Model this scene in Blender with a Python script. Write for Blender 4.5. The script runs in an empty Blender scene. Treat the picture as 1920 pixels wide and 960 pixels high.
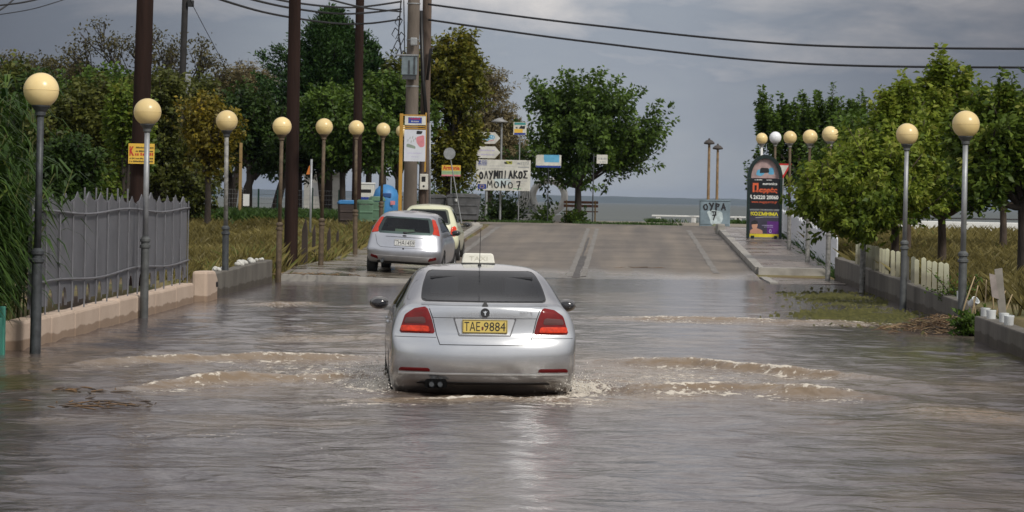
import bpy, bmesh, math, random
import numpy as np
from mathutils import Vector, Matrix
from mathutils.bvhtree import BVHTree

# ------------------------------------------------------------------ camera, sky, sun, exposure
scene = bpy.context.scene
COL = scene.collection
FPX, CX, CY, CAMZ, ROLL = 5333.0, 1170.0, 380.0, 1.82, math.radians(1.07)
cam_data = bpy.data.cameras.new('camera'); cam = bpy.data.objects.new('camera', cam_data); COL.objects.link(cam)
cam_data.sensor_width = 36.0; cam_data.lens = FPX * 36.0 / 1920.0
cam_data.shift_x = -(CX - 960) / 1920.0; cam_data.shift_y = -(480 - CY) / 1920.0
cam_data.clip_start = 0.5; cam_data.clip_end = 60000
cam_data.dof.use_dof = True; cam_data.dof.focus_distance = 29.0; cam_data.dof.aperture_fstop = 13
cam.matrix_world = Matrix.Translation((0, 0, CAMZ)) @ Matrix.Rotation(math.pi/2, 4, 'X') @ Matrix.Rotation(ROLL, 4, 'Z')
scene.camera = cam
scene.view_settings.view_transform = 'Standard'; scene.view_settings.look = 'None'
scene.view_settings.exposure = 0.0; scene.view_settings.gamma = 1.0
SUN_EL, SUN_AZ = math.radians(42), math.radians(140)      # azimuth from +Y towards +X: behind the camera, to the right
W = bpy.data.worlds.new('World'); scene.world = W; W.use_nodes = True
nt = W.node_tree; nt.nodes.clear(); N = nt.nodes.new; L = nt.links.new
out = N('ShaderNodeOutputWorld'); bg = N('ShaderNodeBackground'); bg.inputs[1].default_value = 0.1
sky = N('ShaderNodeTexSky'); sky.sky_type = 'NISHITA'; sky.sun_disc = False
sky.sun_elevation = SUN_EL; sky.sun_rotation = SUN_AZ; sky.air_density = 1.3; sky.dust_density = 2.5
tc = N('ShaderNodeTexCoord'); sep = N('ShaderNodeSeparateXYZ'); L(tc.outputs['Generated'], sep.inputs[0])
def wmath(op, a, b=None, c=None, clamp=False):
    m = N('ShaderNodeMath'); m.operation = op; m.use_clamp = clamp
    for i, x in enumerate((a, b, c)):
        if x is None: continue
        if isinstance(x, (int, float)): m.inputs[i].default_value = x
        else: L(x, m.inputs[i])
    return m.outputs[0]
def wmap(sc):
    m = N('ShaderNodeMapping'); m.inputs['Scale'].default_value = sc; L(tc.outputs['Generated'], m.inputs[0]); return m.outputs[0]
def wnoise(sc, detail=5, rough=.55, dist=0.):
    n = N('ShaderNodeTexNoise'); n.inputs['Scale'].default_value = 1; n.inputs['Detail'].default_value = detail
    n.inputs['Roughness'].default_value = rough; n.inputs['Distortion'].default_value = dist
    L(wmap(sc), n.inputs['Vector']); return n.outputs[0]
def wramp(fac, stops):
    r = N('ShaderNodeValToRGB'); e = r.color_ramp.elements
    while len(e) < len(stops): e.new(.5)
    for k, (p, c) in enumerate(stops): e[k].position = p; e[k].color = (*c, 1)
    L(fac, r.inputs[0]); return r.outputs[0]
up = sep.outputs['Z']; fwd = sep.outputs['Y']; side = sep.outputs['X']
# storm cloud deck: dark over the sea, much brighter overhead and behind the camera
cl1 = wnoise((14, 14, 46), 6, .55, .3); cl2 = wnoise((2.2, 2.2, 4), 5)
band = wmath('ADD', wmath('MULTIPLY', up, 9.0), wmath('MULTIPLY', wmath('SUBTRACT', cl1, .5), 1.3), clamp=True)
low = wramp(band, [(0., (.385, .41, .445)), (.25, (.325, .36, .415)), (.50, (.295, .33, .395)), (.64, (.42, .43, .47)), (.9, (.72, .68, .66))])
gl = wramp(wmath('ABSOLUTE', wmath('ADD', side, .035)), [(0., (1.08, 1.08, 1.07)), (.055, (1., 1., 1.)), (.12, (.62, .63, .66)), (.18, (.40, .41, .45)), (.5, (.42, .43, .46))])
mulc = N('ShaderNodeMix'); mulc.data_type = 'RGBA'; mulc.blend_type = 'MULTIPLY'; mulc.inputs[0].default_value = 1
L(low, mulc.inputs[6]); L(gl, mulc.inputs[7])
hi = wramp(cl2, [(.3, (.42, .46, .54)), (.62, (.88, .88, .88))])
fb = wmath('MULTIPLY_ADD', up, 1.15, wmath('MULTIPLY_ADD', fwd, -.9, .12), clamp=True)
mixc = N('ShaderNodeMix'); mixc.data_type = 'RGBA'; L(fb, mixc.inputs[0]); L(mulc.outputs[2], mixc.inputs[6]); L(hi, mixc.inputs[7])
bg2 = N('ShaderNodeBackground'); L(mixc.outputs[2], bg2.inputs[0]); bg2.inputs[1].default_value = 1.0
L(sky.outputs[0], bg.inputs[0])
mx = N('ShaderNodeMixShader'); mx.inputs[0].default_value = .93
L(bg.outputs[0], mx.inputs[1]); L(bg2.outputs[0], mx.inputs[2]); L(mx.outputs[0], out.inputs[0])
sd = bpy.data.lights.new('sun', 'SUN'); so = bpy.data.objects.new('sun', sd); COL.objects.link(so)
sd.energy = 2.3; sd.angle = math.radians(10); sd.color = (1, .95, .86)
so.rotation_euler = Vector((-math.sin(SUN_AZ)*math.cos(SUN_EL), -math.cos(SUN_AZ)*math.cos(SUN_EL), -math.sin(SUN_EL))).to_track_quat('-Z', 'Y').to_euler()

# ------------------------------------------------------------------ helpers
PI = math.pi
def at(px, py, Y):
    dx, dy = px - CX, py - CY; c, s = math.cos(ROLL), math.sin(ROLL)
    return Vector(((dx*c + dy*s) * Y / FPX, Y, CAMZ - (-dx*s + dy*c) * Y / FPX))
def zroad(Y):
    return min(max(-.28, .0247*(Y - 68.5)), .92)
def tag(o, label=None, cat=None, group=None, kind=None):
    for k, v in (('label', label), ('category', cat), ('group', group), ('kind', kind)):
        if v: o[k] = v
    return o
def thing(name, label, cat, loc=(0, 0, 0), rz=0., group=None):
    o = bpy.data.objects.new(name, None); COL.objects.link(o); o.empty_display_size = .2
    o.location = loc; o.rotation_euler = (0, 0, rz)
    return tag(o, label, cat, group)
def kids(o): return [c for c in COL.objects if c.parent == o]
def dup(o, loc=None, rz=None, label=None, parent=None):
    c = o.copy(); COL.objects.link(c)
    if parent: c.parent = parent
    if loc is not None: c.location = loc
    if rz is not None: c.rotation_euler = (0, 0, rz)
    if label: c['label'] = label
    for ch in kids(o): dup(ch, parent=c)
    return c
def link(name, me, parent=None):
    o = bpy.data.objects.new(name, me); COL.objects.link(o)
    if parent: o.parent = parent
    return o
_txt = {}
def text_geo(s, bold=0.):
    if (s, bold) not in _txt:
        c = bpy.data.curves.new('t', 'FONT'); c.body = s; c.size = 1; c.resolution_u = 2; c.offset = bold
        o = bpy.data.objects.new('t', c); m = bpy.data.meshes.new_from_object(o)
        v = [tuple(x.co) for x in m.vertices]; f = [tuple(p.vertices) for p in m.polygons]
        bpy.data.objects.remove(o); bpy.data.meshes.remove(m); bpy.data.curves.remove(c)
        xs = [p[0] for p in v]; ys = [p[1] for p in v]; x0, x1, y0, y1 = min(xs), max(xs), min(ys), max(ys)
        _txt[s, bold] = ([((x-x0)/(x1-x0), (y-y0)/(y1-y0)) for x, y, z in v], f)
    return _txt[s, bold]
class MB:
    def __init__(s): s.v = []; s.f = []; s.mi = []; s.cur = 0
    def add(s, vs, fs):
        b = len(s.v); s.v.extend([tuple(p) for p in vs])
        for f in fs: s.f.append(tuple(i + b for i in f)); s.mi.append(s.cur)
        return s
    def box(s, c, d, rz=0., M=None):
        hx, hy, hz = d[0]/2, d[1]/2, d[2]/2
        P = [Vector((x, y, z)) for z in (-hz, hz) for x, y in ((-hx, -hy), (hx, -hy), (hx, hy), (-hx, hy))]
        R = M if M else Matrix.Rotation(rz, 3, 'Z')
        P = [R @ p + Vector(c) for p in P]
        return s.add(P, [(3, 2, 1, 0), (4, 5, 6, 7), (0, 1, 5, 4), (1, 2, 6, 5), (2, 3, 7, 6), (3, 0, 4, 7)])
    def tube(s, path, rad, n=8, caps=True):
        path = [Vector(p) for p in path]
        if not hasattr(rad, '__len__'): rad = [rad]*len(path)
        vs, fs = [], []; prev = None
        for i, p in enumerate(path):
            d = (path[min(i+1, len(path)-1)] - path[max(i-1, 0)])
            d = d.normalized() if d.length > 1e-9 else Vector((0, 0, 1))
            a = prev if prev is not None else (Vector((1, 0, 0)) if abs(d.x) < .9 else Vector((0, 1, 0)))
            u = (a - d*a.dot(d)).normalized(); prev = u; w = d.cross(u)
            for k in range(n):
                t = 2*PI*k/n; vs.append(p + (u*math.cos(t) + w*math.sin(t))*rad[i])
        for i in range(len(path)-1):
            for k in range(n):
                k2 = (k+1) % n; fs.append((i*n+k, i*n+k2, (i+1)*n+k2, (i+1)*n+k))
        if caps: fs.append(tuple(range(n))[::-1]); fs.append(tuple((len(path)-1)*n+k for k in range(n)))
        return s.add(vs, fs)
    def lathe(s, prof, c=(0, 0, 0), n=24, M=None):
        vs, fs = [], []
        for r, z in prof:
            for k in range(n):
                t = 2*PI*k/n; p = Vector((r*math.cos(t), r*math.sin(t), z))
                if M: p = M @ p
                vs.append(p + Vector(c))
        for i in range(len(prof)-1):
            for k in range(n):
                k2 = (k+1) % n; fs.append((i*n+k, i*n+k2, (i+1)*n+k2, (i+1)*n+k))
        if prof[0][0] > 1e-4: fs.append(tuple(range(n))[::-1])
        if prof[-1][0] > 1e-4: fs.append(tuple((len(prof)-1)*n+k for k in range(n)))
        return s.add(vs, fs)
    def ball(s, c, r, n=24, m=14):
        sc = r if hasattr(r, '__len__') else (r, r, r)
        vs = [(0, 0, -1)]; fs = []
        for i in range(1, m):
            a = -PI/2 + PI*i/m
            for k in range(n): vs.append((math.cos(a)*math.cos(2*PI*k/n), math.cos(a)*math.sin(2*PI*k/n), math.sin(a)))
        vs.append((0, 0, 1)); top = len(vs)-1
        for k in range(n): fs.append((0, 1+(k+1) % n, 1+k)); fs.append((top, top-n+k, top-n+(k+1) % n))
        for i in range(m-2):
            for k in range(n):
                k2 = (k+1) % n; fs.append((1+i*n+k, 1+i*n+k2, 1+(i+1)*n+k2, 1+(i+1)*n+k))
        return s.add([(c[0]+x*sc[0], c[1]+y*sc[1], c[2]+z*sc[2]) for x, y, z in vs], fs)
    def prism(s, poly, y0, y1):          # polygon in (x,z), extruded along y
        n = len(poly); vs = [(x, y0, z) for x, z in poly] + [(x, y1, z) for x, z in poly]
        return s.add(vs, [tuple(range(n)), tuple(range(n, 2*n))[::-1]] + [(k, k+n, (k+1) % n+n, (k+1) % n) for k in range(n)])
    def sheet(s, poly, y):               # flat thin polygon facing -Y (paint, print)
        return s.prism(poly, y, y+.002)
    def rect(s, x0, z0, x1, z1, y): return s.sheet([(x0, z0), (x1, z0), (x1, z1), (x0, z1)], y)
    def text(s, t, x, z, w, h, y, bold=0.):       # lettering facing -Y, lower left corner x,z
        g, f = text_geo(t, bold); return s.add([(x+a*w, y, z+b*h) for a, b in g], f)
    def strokes(s, lines, wid, y, jit=0., seed=1):
        r = random.Random(seed)
        for ln in lines:
            for (a, b), (c, d) in zip(ln[:-1], ln[1:]):
                dx, dz = c-a, d-b; l = math.hypot(dx, dz)+1e-9; w = wid/2*(1+jit*r.uniform(-.5, .5))
                nx, nz = -dz/l*w, dx/l*w; ex, ez = dx/l*w*.7, dz/l*w*.7
                s.add([(a-ex-nx, y, b-ez-nz), (c+ex-nx, y, d+ez-nz), (c+ex+nx, y, d+ez+nz), (a-ex+nx, y, b-ez+nz)], [(0, 1, 2, 3)])
                y -= .00006
        return s
    def build(s, name, mat, parent=None, smooth=False, bevel=0., auto=None):
        me = bpy.data.meshes.new(name); me.from_pydata(s.v, [], s.f)
        mats = mat if isinstance(mat, (list, tuple)) else [mat]
        for m in mats: me.materials.append(m)
        if len(mats) > 1: me.polygons.foreach_set('material_index', s.mi)
        if smooth: me.polygons.foreach_set('use_smooth', [True]*len(me.polygons))
        me.update()
        o = link(name, me, parent)
        if smooth and auto: me.set_sharp_from_angle(angle=math.radians(auto))
        if bevel:
            b = o.modifiers.new('bevel', 'BEVEL'); b.width = bevel; b.segments = 2; b.limit_method = 'ANGLE'
        return o
def np_mesh(name, V, F, mat, parent=None, attrs=None, smooth=False, corner=4):
    V = np.asarray(V, np.float32); F = np.asarray(F, np.int32)
    me = bpy.data.meshes.new(name); me.vertices.add(len(V)); me.vertices.foreach_set('co', V.ravel())
    me.loops.add(F.size); me.loops.foreach_set('vertex_index', F.ravel())
    me.polygons.add(len(F)); me.polygons.foreach_set('loop_start', np.arange(len(F), dtype=np.int32)*corner)
    if smooth: me.polygons.foreach_set('use_smooth', np.ones(len(F), bool))
    for k, (dom, arr) in (attrs or {}).items():
        me.attributes.new(k, 'FLOAT', dom).data.foreach_set('value', np.asarray(arr, np.float32))
    me.update(calc_edges=True); me.validate()
    if mat: me.materials.append(mat)
    return link(name, me, parent)
def grid_mesh(name, X, Y, Z, mat, parent=None, attrs=None, smooth=True):   # 2D arrays
    n, m = X.shape; i = np.arange(n*m).reshape(n, m)
    F = np.stack([i[:-1, :-1], i[:-1, 1:], i[1:, 1:], i[1:, :-1]], -1).reshape(-1, 4)
    return np_mesh(name, np.stack([X, Y, Z], -1).reshape(-1, 3), F, mat, parent, attrs, smooth)
def vnoise(x, y, seed=0, octv=4, gain=.5):
    r = np.random.RandomState(seed); T = r.rand(256, 256); o = np.zeros_like(x, dtype=float); a = 1.; tot = 0
    for k in range(octv):
        xi = np.floor(x).astype(int); yi = np.floor(y).astype(int); fx = x-xi; fy = y-yi
        fx = fx*fx*(3-2*fx); fy = fy*fy*(3-2*fy)
        g = lambda p, q: T[p & 255, q & 255]
        o += a*((g(xi, yi)*(1-fx)+g(xi+1, yi)*fx)*(1-fy) + (g(xi, yi+1)*(1-fx)+g(xi+1, yi+1)*fx)*fy)
        tot += a; a *= gain; x = x*2.03+17.1; y = y*2.03+5.7
    return o/tot
def sstep(a, b, x):
    t = np.clip((np.asarray(x, float)-a)/(b-a), 0, 1); return t*t*(3-2*t)

# ------------------------------------------------------------------ materials
MATS = {}
def pm(name, col, rough=.6, metal=0., var=.12, scale=3., bump=0., bscale=40., spec=.5, coat=0., stretch=(1, 1, 1), col2=None, rvar=0., trans=0., wet=None):
    if name in MATS: return MATS[name]
    m = bpy.data.materials.new(name); m.use_nodes = True; t = m.node_tree; b = t.nodes['Principled BSDF']
    b.inputs['Roughness'].default_value = rough; b.inputs['Metallic'].default_value = metal
    b.inputs['Specular IOR Level'].default_value = spec; b.inputs['Coat Weight'].default_value = coat; b.inputs['Coat Roughness'].default_value = .05
    tcn = t.nodes.new('ShaderNodeTexCoord'); mp = t.nodes.new('ShaderNodeMapping'); mp.inputs['Scale'].default_value = stretch
    t.links.new(tcn.outputs['Object'], mp.inputs[0])
    n = t.nodes.new('ShaderNodeTexNoise'); n.inputs['Scale'].default_value = scale; n.inputs['Detail'].default_value = 6; n.inputs['Roughness'].default_value = .6
    t.links.new(mp.outputs[0], n.inputs['Vector'])
    r = t.nodes.new('ShaderNodeValToRGB'); r.color_ramp.elements[0].position = .35; r.color_ramp.elements[1].position = .65
    c2 = col2 or tuple(min(1, c*(1+var)) for c in col); c1 = col if col2 else tuple(c*(1-var) for c in col)
    r.color_ramp.elements[0].color = (*c1, 1); r.color_ramp.elements[1].color = (*c2, 1)
    t.links.new(n.outputs[0], r.inputs[0]); t.links.new(r.outputs[0], b.inputs['Base Color'])
    if rvar:
        mm = t.nodes.new('ShaderNodeMath'); mm.operation = 'MULTIPLY_ADD'; mm.inputs[1].default_value = rvar; mm.inputs[2].default_value = rough-rvar/2
        t.links.new(n.outputs[0], mm.inputs[0]); t.links.new(mm.outputs[0], b.inputs['Roughness'])
    if bump:
        n2 = t.nodes.new('ShaderNodeTexNoise'); n2.inputs['Scale'].default_value = bscale; n2.inputs['Detail'].default_value = 4
        t.links.new(mp.outputs[0], n2.inputs['Vector'])
        bp = t.nodes.new('ShaderNodeBump'); bp.inputs['Strength'].default_value = bump; bp.inputs['Distance'].default_value = .02
        t.links.new(n2.outputs[0], bp.inputs['Height']); t.links.new(bp.outputs[0], b.inputs['Normal'])
    if wet:      # soaked band left by the flood
        sp = t.nodes.new('ShaderNodeSeparateXYZ'); t.links.new(tcn.outputs['Object'], sp.inputs[0])
        wn = t.nodes.new('ShaderNodeTexNoise'); wn.inputs['Scale'].default_value = 2.2; wn.inputs['Detail'].default_value = 5; t.links.new(tcn.outputs['Object'], wn.inputs['Vector'])
        wa = t.nodes.new('ShaderNodeMath'); wa.operation = 'MULTIPLY_ADD'; wa.inputs[1].default_value = -.14; t.links.new(wn.outputs[0], wa.inputs[0]); t.links.new(sp.outputs[2], wa.inputs[2])
        wr = t.nodes.new('ShaderNodeMapRange'); wr.inputs[1].default_value = wet-.07; wr.inputs[2].default_value = wet-.05; wr.inputs[3].default_value = 1; wr.inputs[4].default_value = 0; t.links.new(wa.outputs[0], wr.inputs[0])
        wm = t.nodes.new('ShaderNodeMix'); wm.data_type = 'RGBA'; wm.blend_type = 'MULTIPLY'; t.links.new(wr.outputs[0], wm.inputs[0]); t.links.new(r.outputs[0], wm.inputs[6]); wm.inputs[7].default_value = (.55, .50, .45, 1); t.links.new(wm.outputs[2], b.inputs['Base Color'])
    if trans: b.inputs['Transmission Weight'].default_value = trans
    MATS[name] = m; return m
def leafmat(name, dark, light, accent=None, trans=.28):
    m = bpy.data.materials.new(name); m.use_nodes = True; t = m.node_tree; b = t.nodes['Principled BSDF']
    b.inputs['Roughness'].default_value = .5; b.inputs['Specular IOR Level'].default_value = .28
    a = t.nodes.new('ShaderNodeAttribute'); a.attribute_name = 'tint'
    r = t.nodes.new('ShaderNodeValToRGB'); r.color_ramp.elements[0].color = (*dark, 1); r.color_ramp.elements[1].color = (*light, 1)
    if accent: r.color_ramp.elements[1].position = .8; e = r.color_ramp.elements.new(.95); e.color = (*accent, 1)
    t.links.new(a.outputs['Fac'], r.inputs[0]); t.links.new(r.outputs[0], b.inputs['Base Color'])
    tr = t.nodes.new('ShaderNodeBsdfTranslucent'); t.links.new(r.outputs[0], tr.inputs[0])
    ms = t.nodes.new('ShaderNodeMixShader'); ms.inputs[0].default_value = trans
    t.links.new(b.outputs[0], ms.inputs[1]); t.links.new(tr.outputs[0], ms.inputs[2]); t.links.new(ms.outputs[0], t.nodes['Material Output'].inputs[0])
    return m
def glassmat(name, tint, alpha, rough=.02):        # tinted pane: transparent mixed with mirror-like fresnel
    m = bpy.data.materials.new(name); m.use_nodes = True; t = m.node_tree; t.nodes.remove(t.nodes['Principled BSDF'])
    tr = t.nodes.new('ShaderNodeBsdfTransparent'); tr.inputs[0].default_value = (*tint, 1)
    gl = t.nodes.new('ShaderNodeBsdfGlossy'); gl.inputs['Roughness'].default_value = rough; gl.inputs[0].default_value = (.62, .64, .67, 1)
    df = t.nodes.new('ShaderNodeBsdfDiffuse'); df.inputs[0].default_value = (.035, .037, .042, 1)
    m1 = t.nodes.new('ShaderNodeMixShader'); m1.inputs[0].default_value = alpha
    fr = t.nodes.new('ShaderNodeFresnel'); fr.inputs[0].default_value = 1.5
    m2 = t.nodes.new('ShaderNodeMixShader')
    t.links.new(tr.outputs[0], m1.inputs[1]); t.links.new(df.outputs[0], m1.inputs[2])
    t.links.new(fr.outputs[0], m2.inputs[0]); t.links.new(m1.outputs[0], m2.inputs[1]); t.links.new(gl.outputs[0], m2.inputs[2])
    t.links.new(m2.outputs[0], t.nodes['Material Output'].inputs[0]); return m
black = pm('black_plastic', (.012, .012, .013), .45, var=.2)
rubber = pm('rubber', (.016, .016, .016), .8, var=.25, bump=.2)
white = pm('white_paint', (.74, .74, .72), .45, var=.06, scale=2)
dirtywhite = pm('weathered_white', (.62, .61, .55), .6, var=.16, scale=3, bump=.1)
concrete = pm('concrete', (.27, .26, .235), .85, var=.25, scale=2.5, bump=.4, bscale=30)
galv = pm('galvanised_steel', (.33, .34, .35), .5, .5, var=.18, scale=5)
darksteel = pm('dark_painted_steel', (.055, .06, .065), .5, .2, var=.35, scale=8, bump=.1)
rust = pm('rusty_painted_steel', (.105, .075, .047), .75, .1, var=.35, scale=9, bump=.25)
chrome = pm('chrome', (.7, .7, .7), .15, 1., var=.03)
ink = pm('black_ink', (.015, .015, .018), .6, var=.1)
bark = pm('bark', (.075, .055, .042), .95, var=.35, scale=6, bump=.8, bscale=25, stretch=(1, 1, .25))
darkbark = pm('dark_bark', (.035, .027, .022), .95, var=.35, scale=6, bump=.8, bscale=25, stretch=(1, 1, .25))
polewood = pm('creosoted_wood', (.026, .0145, .0115), .85, var=.35, scale=5, spec=.15, bump=.5, bscale=30, stretch=(1, 1, .08))
# ------------------------------------------------------------------ the setting
def mix_ground():
    m = bpy.data.materials.new('soil_and_grass'); m.use_nodes = True; t = m.node_tree; b = t.nodes['Principled BSDF']; b.inputs['Roughness'].default_value = .95
    tcn = t.nodes.new('ShaderNodeTexCoord')
    n1 = t.nodes.new('ShaderNodeTexNoise'); n1.inputs['Scale'].default_value = .35; n1.inputs['Detail'].default_value = 8
    n2 = t.nodes.new('ShaderNodeTexNoise'); n2.inputs['Scale'].default_value = 6; n2.inputs['Detail'].default_value = 6
    for n in (n1, n2): t.links.new(tcn.outputs['Object'], n.inputs['Vector'])
    r = t.nodes.new('ShaderNodeValToRGB'); e = r.color_ramp.elements; e[0].position = .35; e[0].color = (.085, .055, .035, 1); e[1].position = .6; e[1].color = (.10, .10, .03, 1)
    x = e.new(.5); x.color = (.17, .135, .05, 1)
    t.links.new(n1.outputs[0], r.inputs[0])
    sp = t.nodes.new('ShaderNodeSeparateXYZ'); t.links.new(tcn.outputs['Object'], sp.inputs[0])
    s = t.nodes.new('ShaderNodeMapRange'); s.inputs[1].default_value = 114; s.inputs[2].default_value = 118; t.links.new(sp.outputs[1], s.inputs[0])
    mxn = t.nodes.new('ShaderNodeMix'); mxn.data_type = 'RGBA'; t.links.new(s.outputs[0], mxn.inputs[0]); t.links.new(r.outputs[0], mxn.inputs[6])
    r2 = t.nodes.new('ShaderNodeValToRGB'); r2.color_ramp.elements[0].position = .3; r2.color_ramp.elements[0].color = (.22, .19, .15, 1); r2.color_ramp.elements[1].color = (.34, .30, .25, 1)
    t.links.new(n2.outputs[0], r2.inputs[0]); t.links.new(r2.outputs[0], mxn.inputs[7])
    t.links.new(mxn.outputs[2], b.inputs['Base Color'])
    bp = t.nodes.new('ShaderNodeBump'); bp.inputs['Strength'].default_value = .6; bp.inputs['Distance'].default_value = .034; t.links.new(n2.outputs[0], bp.inputs['Height']); t.links.new(bp.outputs[0], b.inputs['Normal'])
    return m
def terrain_z(X, Y):
    X = np.asarray(X, float); Y = np.asarray(Y, float)
    ln = .0247*(Y-68.5)
    road = np.clip(ln, -.28, .92)
    fld = np.clip(ln+.12, .28, .95)
    core = sstep(-8.0, -7.55, X)*(1-sstep(5.35, 5.6, X))
    inner = np.where(Y < 71, -.36, road-.04)
    left_verge = np.clip(ln+.07, -.36, .93)
    inner = np.where((X < -4.9) & (Y > 69), np.maximum(left_verge, .02), inner)
    z = fld*(1-core)+inner*core
    z = np.where(Y > 105.7, .90, z)
    z = z + .06*sstep(119, 124, Y)
    z = z*(1-sstep(131, 138, Y)) - 1.6*sstep(131, 138, Y)
    return z
xs = np.unique(np.concatenate([np.linspace(-400, -30, 20), np.linspace(-30, -9, 43), np.linspace(-9, 7, 129), np.linspace(7, 30, 47), np.linspace(30, 400, 20)]))
ys = np.unique(np.concatenate([np.linspace(-300, 10, 20), np.linspace(10, 142, 133)]))
GX, GY = np.meshgrid(xs, ys); GZ = terrain_z(GX, GY)
GZ = GZ + np.where((GX < -8) | (GX > 5.6), (vnoise(GX*.6, GY*.6, 3)-.5)*.12*(GY < 118), 0)
tag(grid_mesh('ground', GX, GY, GZ, mix_ground()), kind='structure')
def gz(x, y): return float(terrain_z(x, y))

def asphalt(name, c1, c2, wet=False):
    m = pm(name, c1, .8, var=.1, scale=.5, bump=.35, bscale=60, col2=c2); t = m.node_tree; b = t.nodes['Principled BSDF']
    # tyre-polished lanes and pale sand drifts along the road, wet strip near the flood
    tcn = t.nodes.new('ShaderNodeTexCoord'); mp = t.nodes.new('ShaderNodeMapping'); mp.inputs['Scale'].default_value = (1.1, .05, 1); t.links.new(tcn.outputs['Object'], mp.inputs[0])
    n = t.nodes.new('ShaderNodeTexNoise'); n.inputs['Scale'].default_value = 1.3; n.inputs['Detail'].default_value = 6; t.links.new(mp.outputs[0], n.inputs['Vector'])
    r = t.nodes.new('ShaderNodeValToRGB'); r.color_ramp.elements[0].position = .35; r.color_ramp.elements[0].color = (.72, .72, .74, 1); r.color_ramp.elements[1].position = .68; r.color_ramp.elements[1].color = (1.12, 1.08, 1.02, 1)
    t.links.new(n.outputs[0], r.inputs[0])
    old = b.inputs['Base Color'].links[0].from_socket
    mu = t.nodes.new('ShaderNodeMix'); mu.data_type = 'RGBA'; mu.blend_type = 'MULTIPLY'; mu.inputs[0].default_value = 1
    t.links.new(old, mu.inputs[6]); t.links.new(r.outputs[0], mu.inputs[7]); t.links.new(mu.outputs[2], b.inputs['Base Color'])
    if wet:
        sp = t.nodes.new('ShaderNodeSeparateXYZ'); t.links.new(tcn.outputs['Object'], sp.inputs[0])
        a = t.nodes.new('ShaderNodeMath'); a.operation = 'MULTIPLY_ADD'; a.inputs[1].default_value = 6; t.links.new(n.outputs[0], a.inputs[0]); t.links.new(sp.outputs[1], a.inputs[2])
        s = t.nodes.new('ShaderNodeMapRange'); s.inputs[1].default_value = 72.5; s.inputs[2].default_value = 76.5; s.inputs[3].default_value = .12; s.inputs[4].default_value = .72
        t.links.new(a.outputs[0], s.inputs[0]); t.links.new(s.outputs[0], b.inputs['Roughness'])
    return m
m_road = asphalt('sandy_asphalt', (.155, .135, .116), (.22, .19, .162), True)
ys = np.concatenate([np.linspace(-60, 50, 12), np.linspace(51, 106, 111)]); xs = np.linspace(-5.0, 3.35, 18)
GX, GY = np.meshgrid(xs, ys); GZ = np.vectorize(zroad)(GY) + .012*np.cos((GX+.85)/4.2*1.4) + (vnoise(GX*.7, GY*.45, 9)-.5)*.055
road = tag(grid_mesh('road', GX, GY, GZ, m_road), kind='structure')
GX, GY = np.meshgrid(np.linspace(-60, 60, 61), np.linspace(105.9, 116.5, 12))
tag(grid_mesh('side_road', GX, GY, .925+.01*(vnoise(GX*.3, GY*.3, 4)-.5), asphalt('side_asphalt', (.155, .135, .116), (.22, .192, .164))), kind='structure')
m_mark = pm('worn_road_paint', (.16, .142, .124), .75, var=.2, scale=5, col2=(.25, .238, .222), bump=.2)
def marking(x0, x1, y0, y1, name='lane_marking'):
    ys = np.linspace(y0, y1, int((y1-y0)*2)+2); w = .012*np.sin(ys*1.7)+.01*np.sin(ys*4.1)
    GX = np.stack([x0+w, x1+w*.5], 1); GY = np.stack([ys, ys], 1)
    GZ = np.vectorize(zroad)(GY) + .012*np.cos((GX+.85)/4.2*1.4) + (vnoise(GX*.7, GY*.45, 9)-.5)*.055+.008
    tag(grid_mesh(name, GX, GY, GZ, m_mark), kind='structure')
marking(-1.34, -1.20, 68.5, 103); marking(-1.02, -.88, 68.5, 103); marking(2.28, 2.44, 71.5, 103); marking(-4.62, -4.46, 71, 103)
m_tar = pm('tar_seam', (.085, .077, .072), .7, var=.4, scale=4)
def tar(x0, x1, y0, y1):
    ys = np.linspace(y0, y1, int((y1-y0)*3)+2); wv = .05*(vnoise(ys*.9, ys*0, 19, 3)-.5); GX = np.stack([x0+wv, x1-wv], 1); GY = np.stack([ys, ys], 1)
    GZ = np.vectorize(zroad)(GY) + .012*np.cos((GX+.85)/4.2*1.4) + (vnoise(GX*.7, GY*.45, 9)-.5)*.055+.006
    tag(grid_mesh('road_seam', GX, GY, GZ, m_tar), kind='structure')
tar(-1.21, -1.04, 68, 80); tar(-1.17, -1.11, 80.2, 94)
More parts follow.
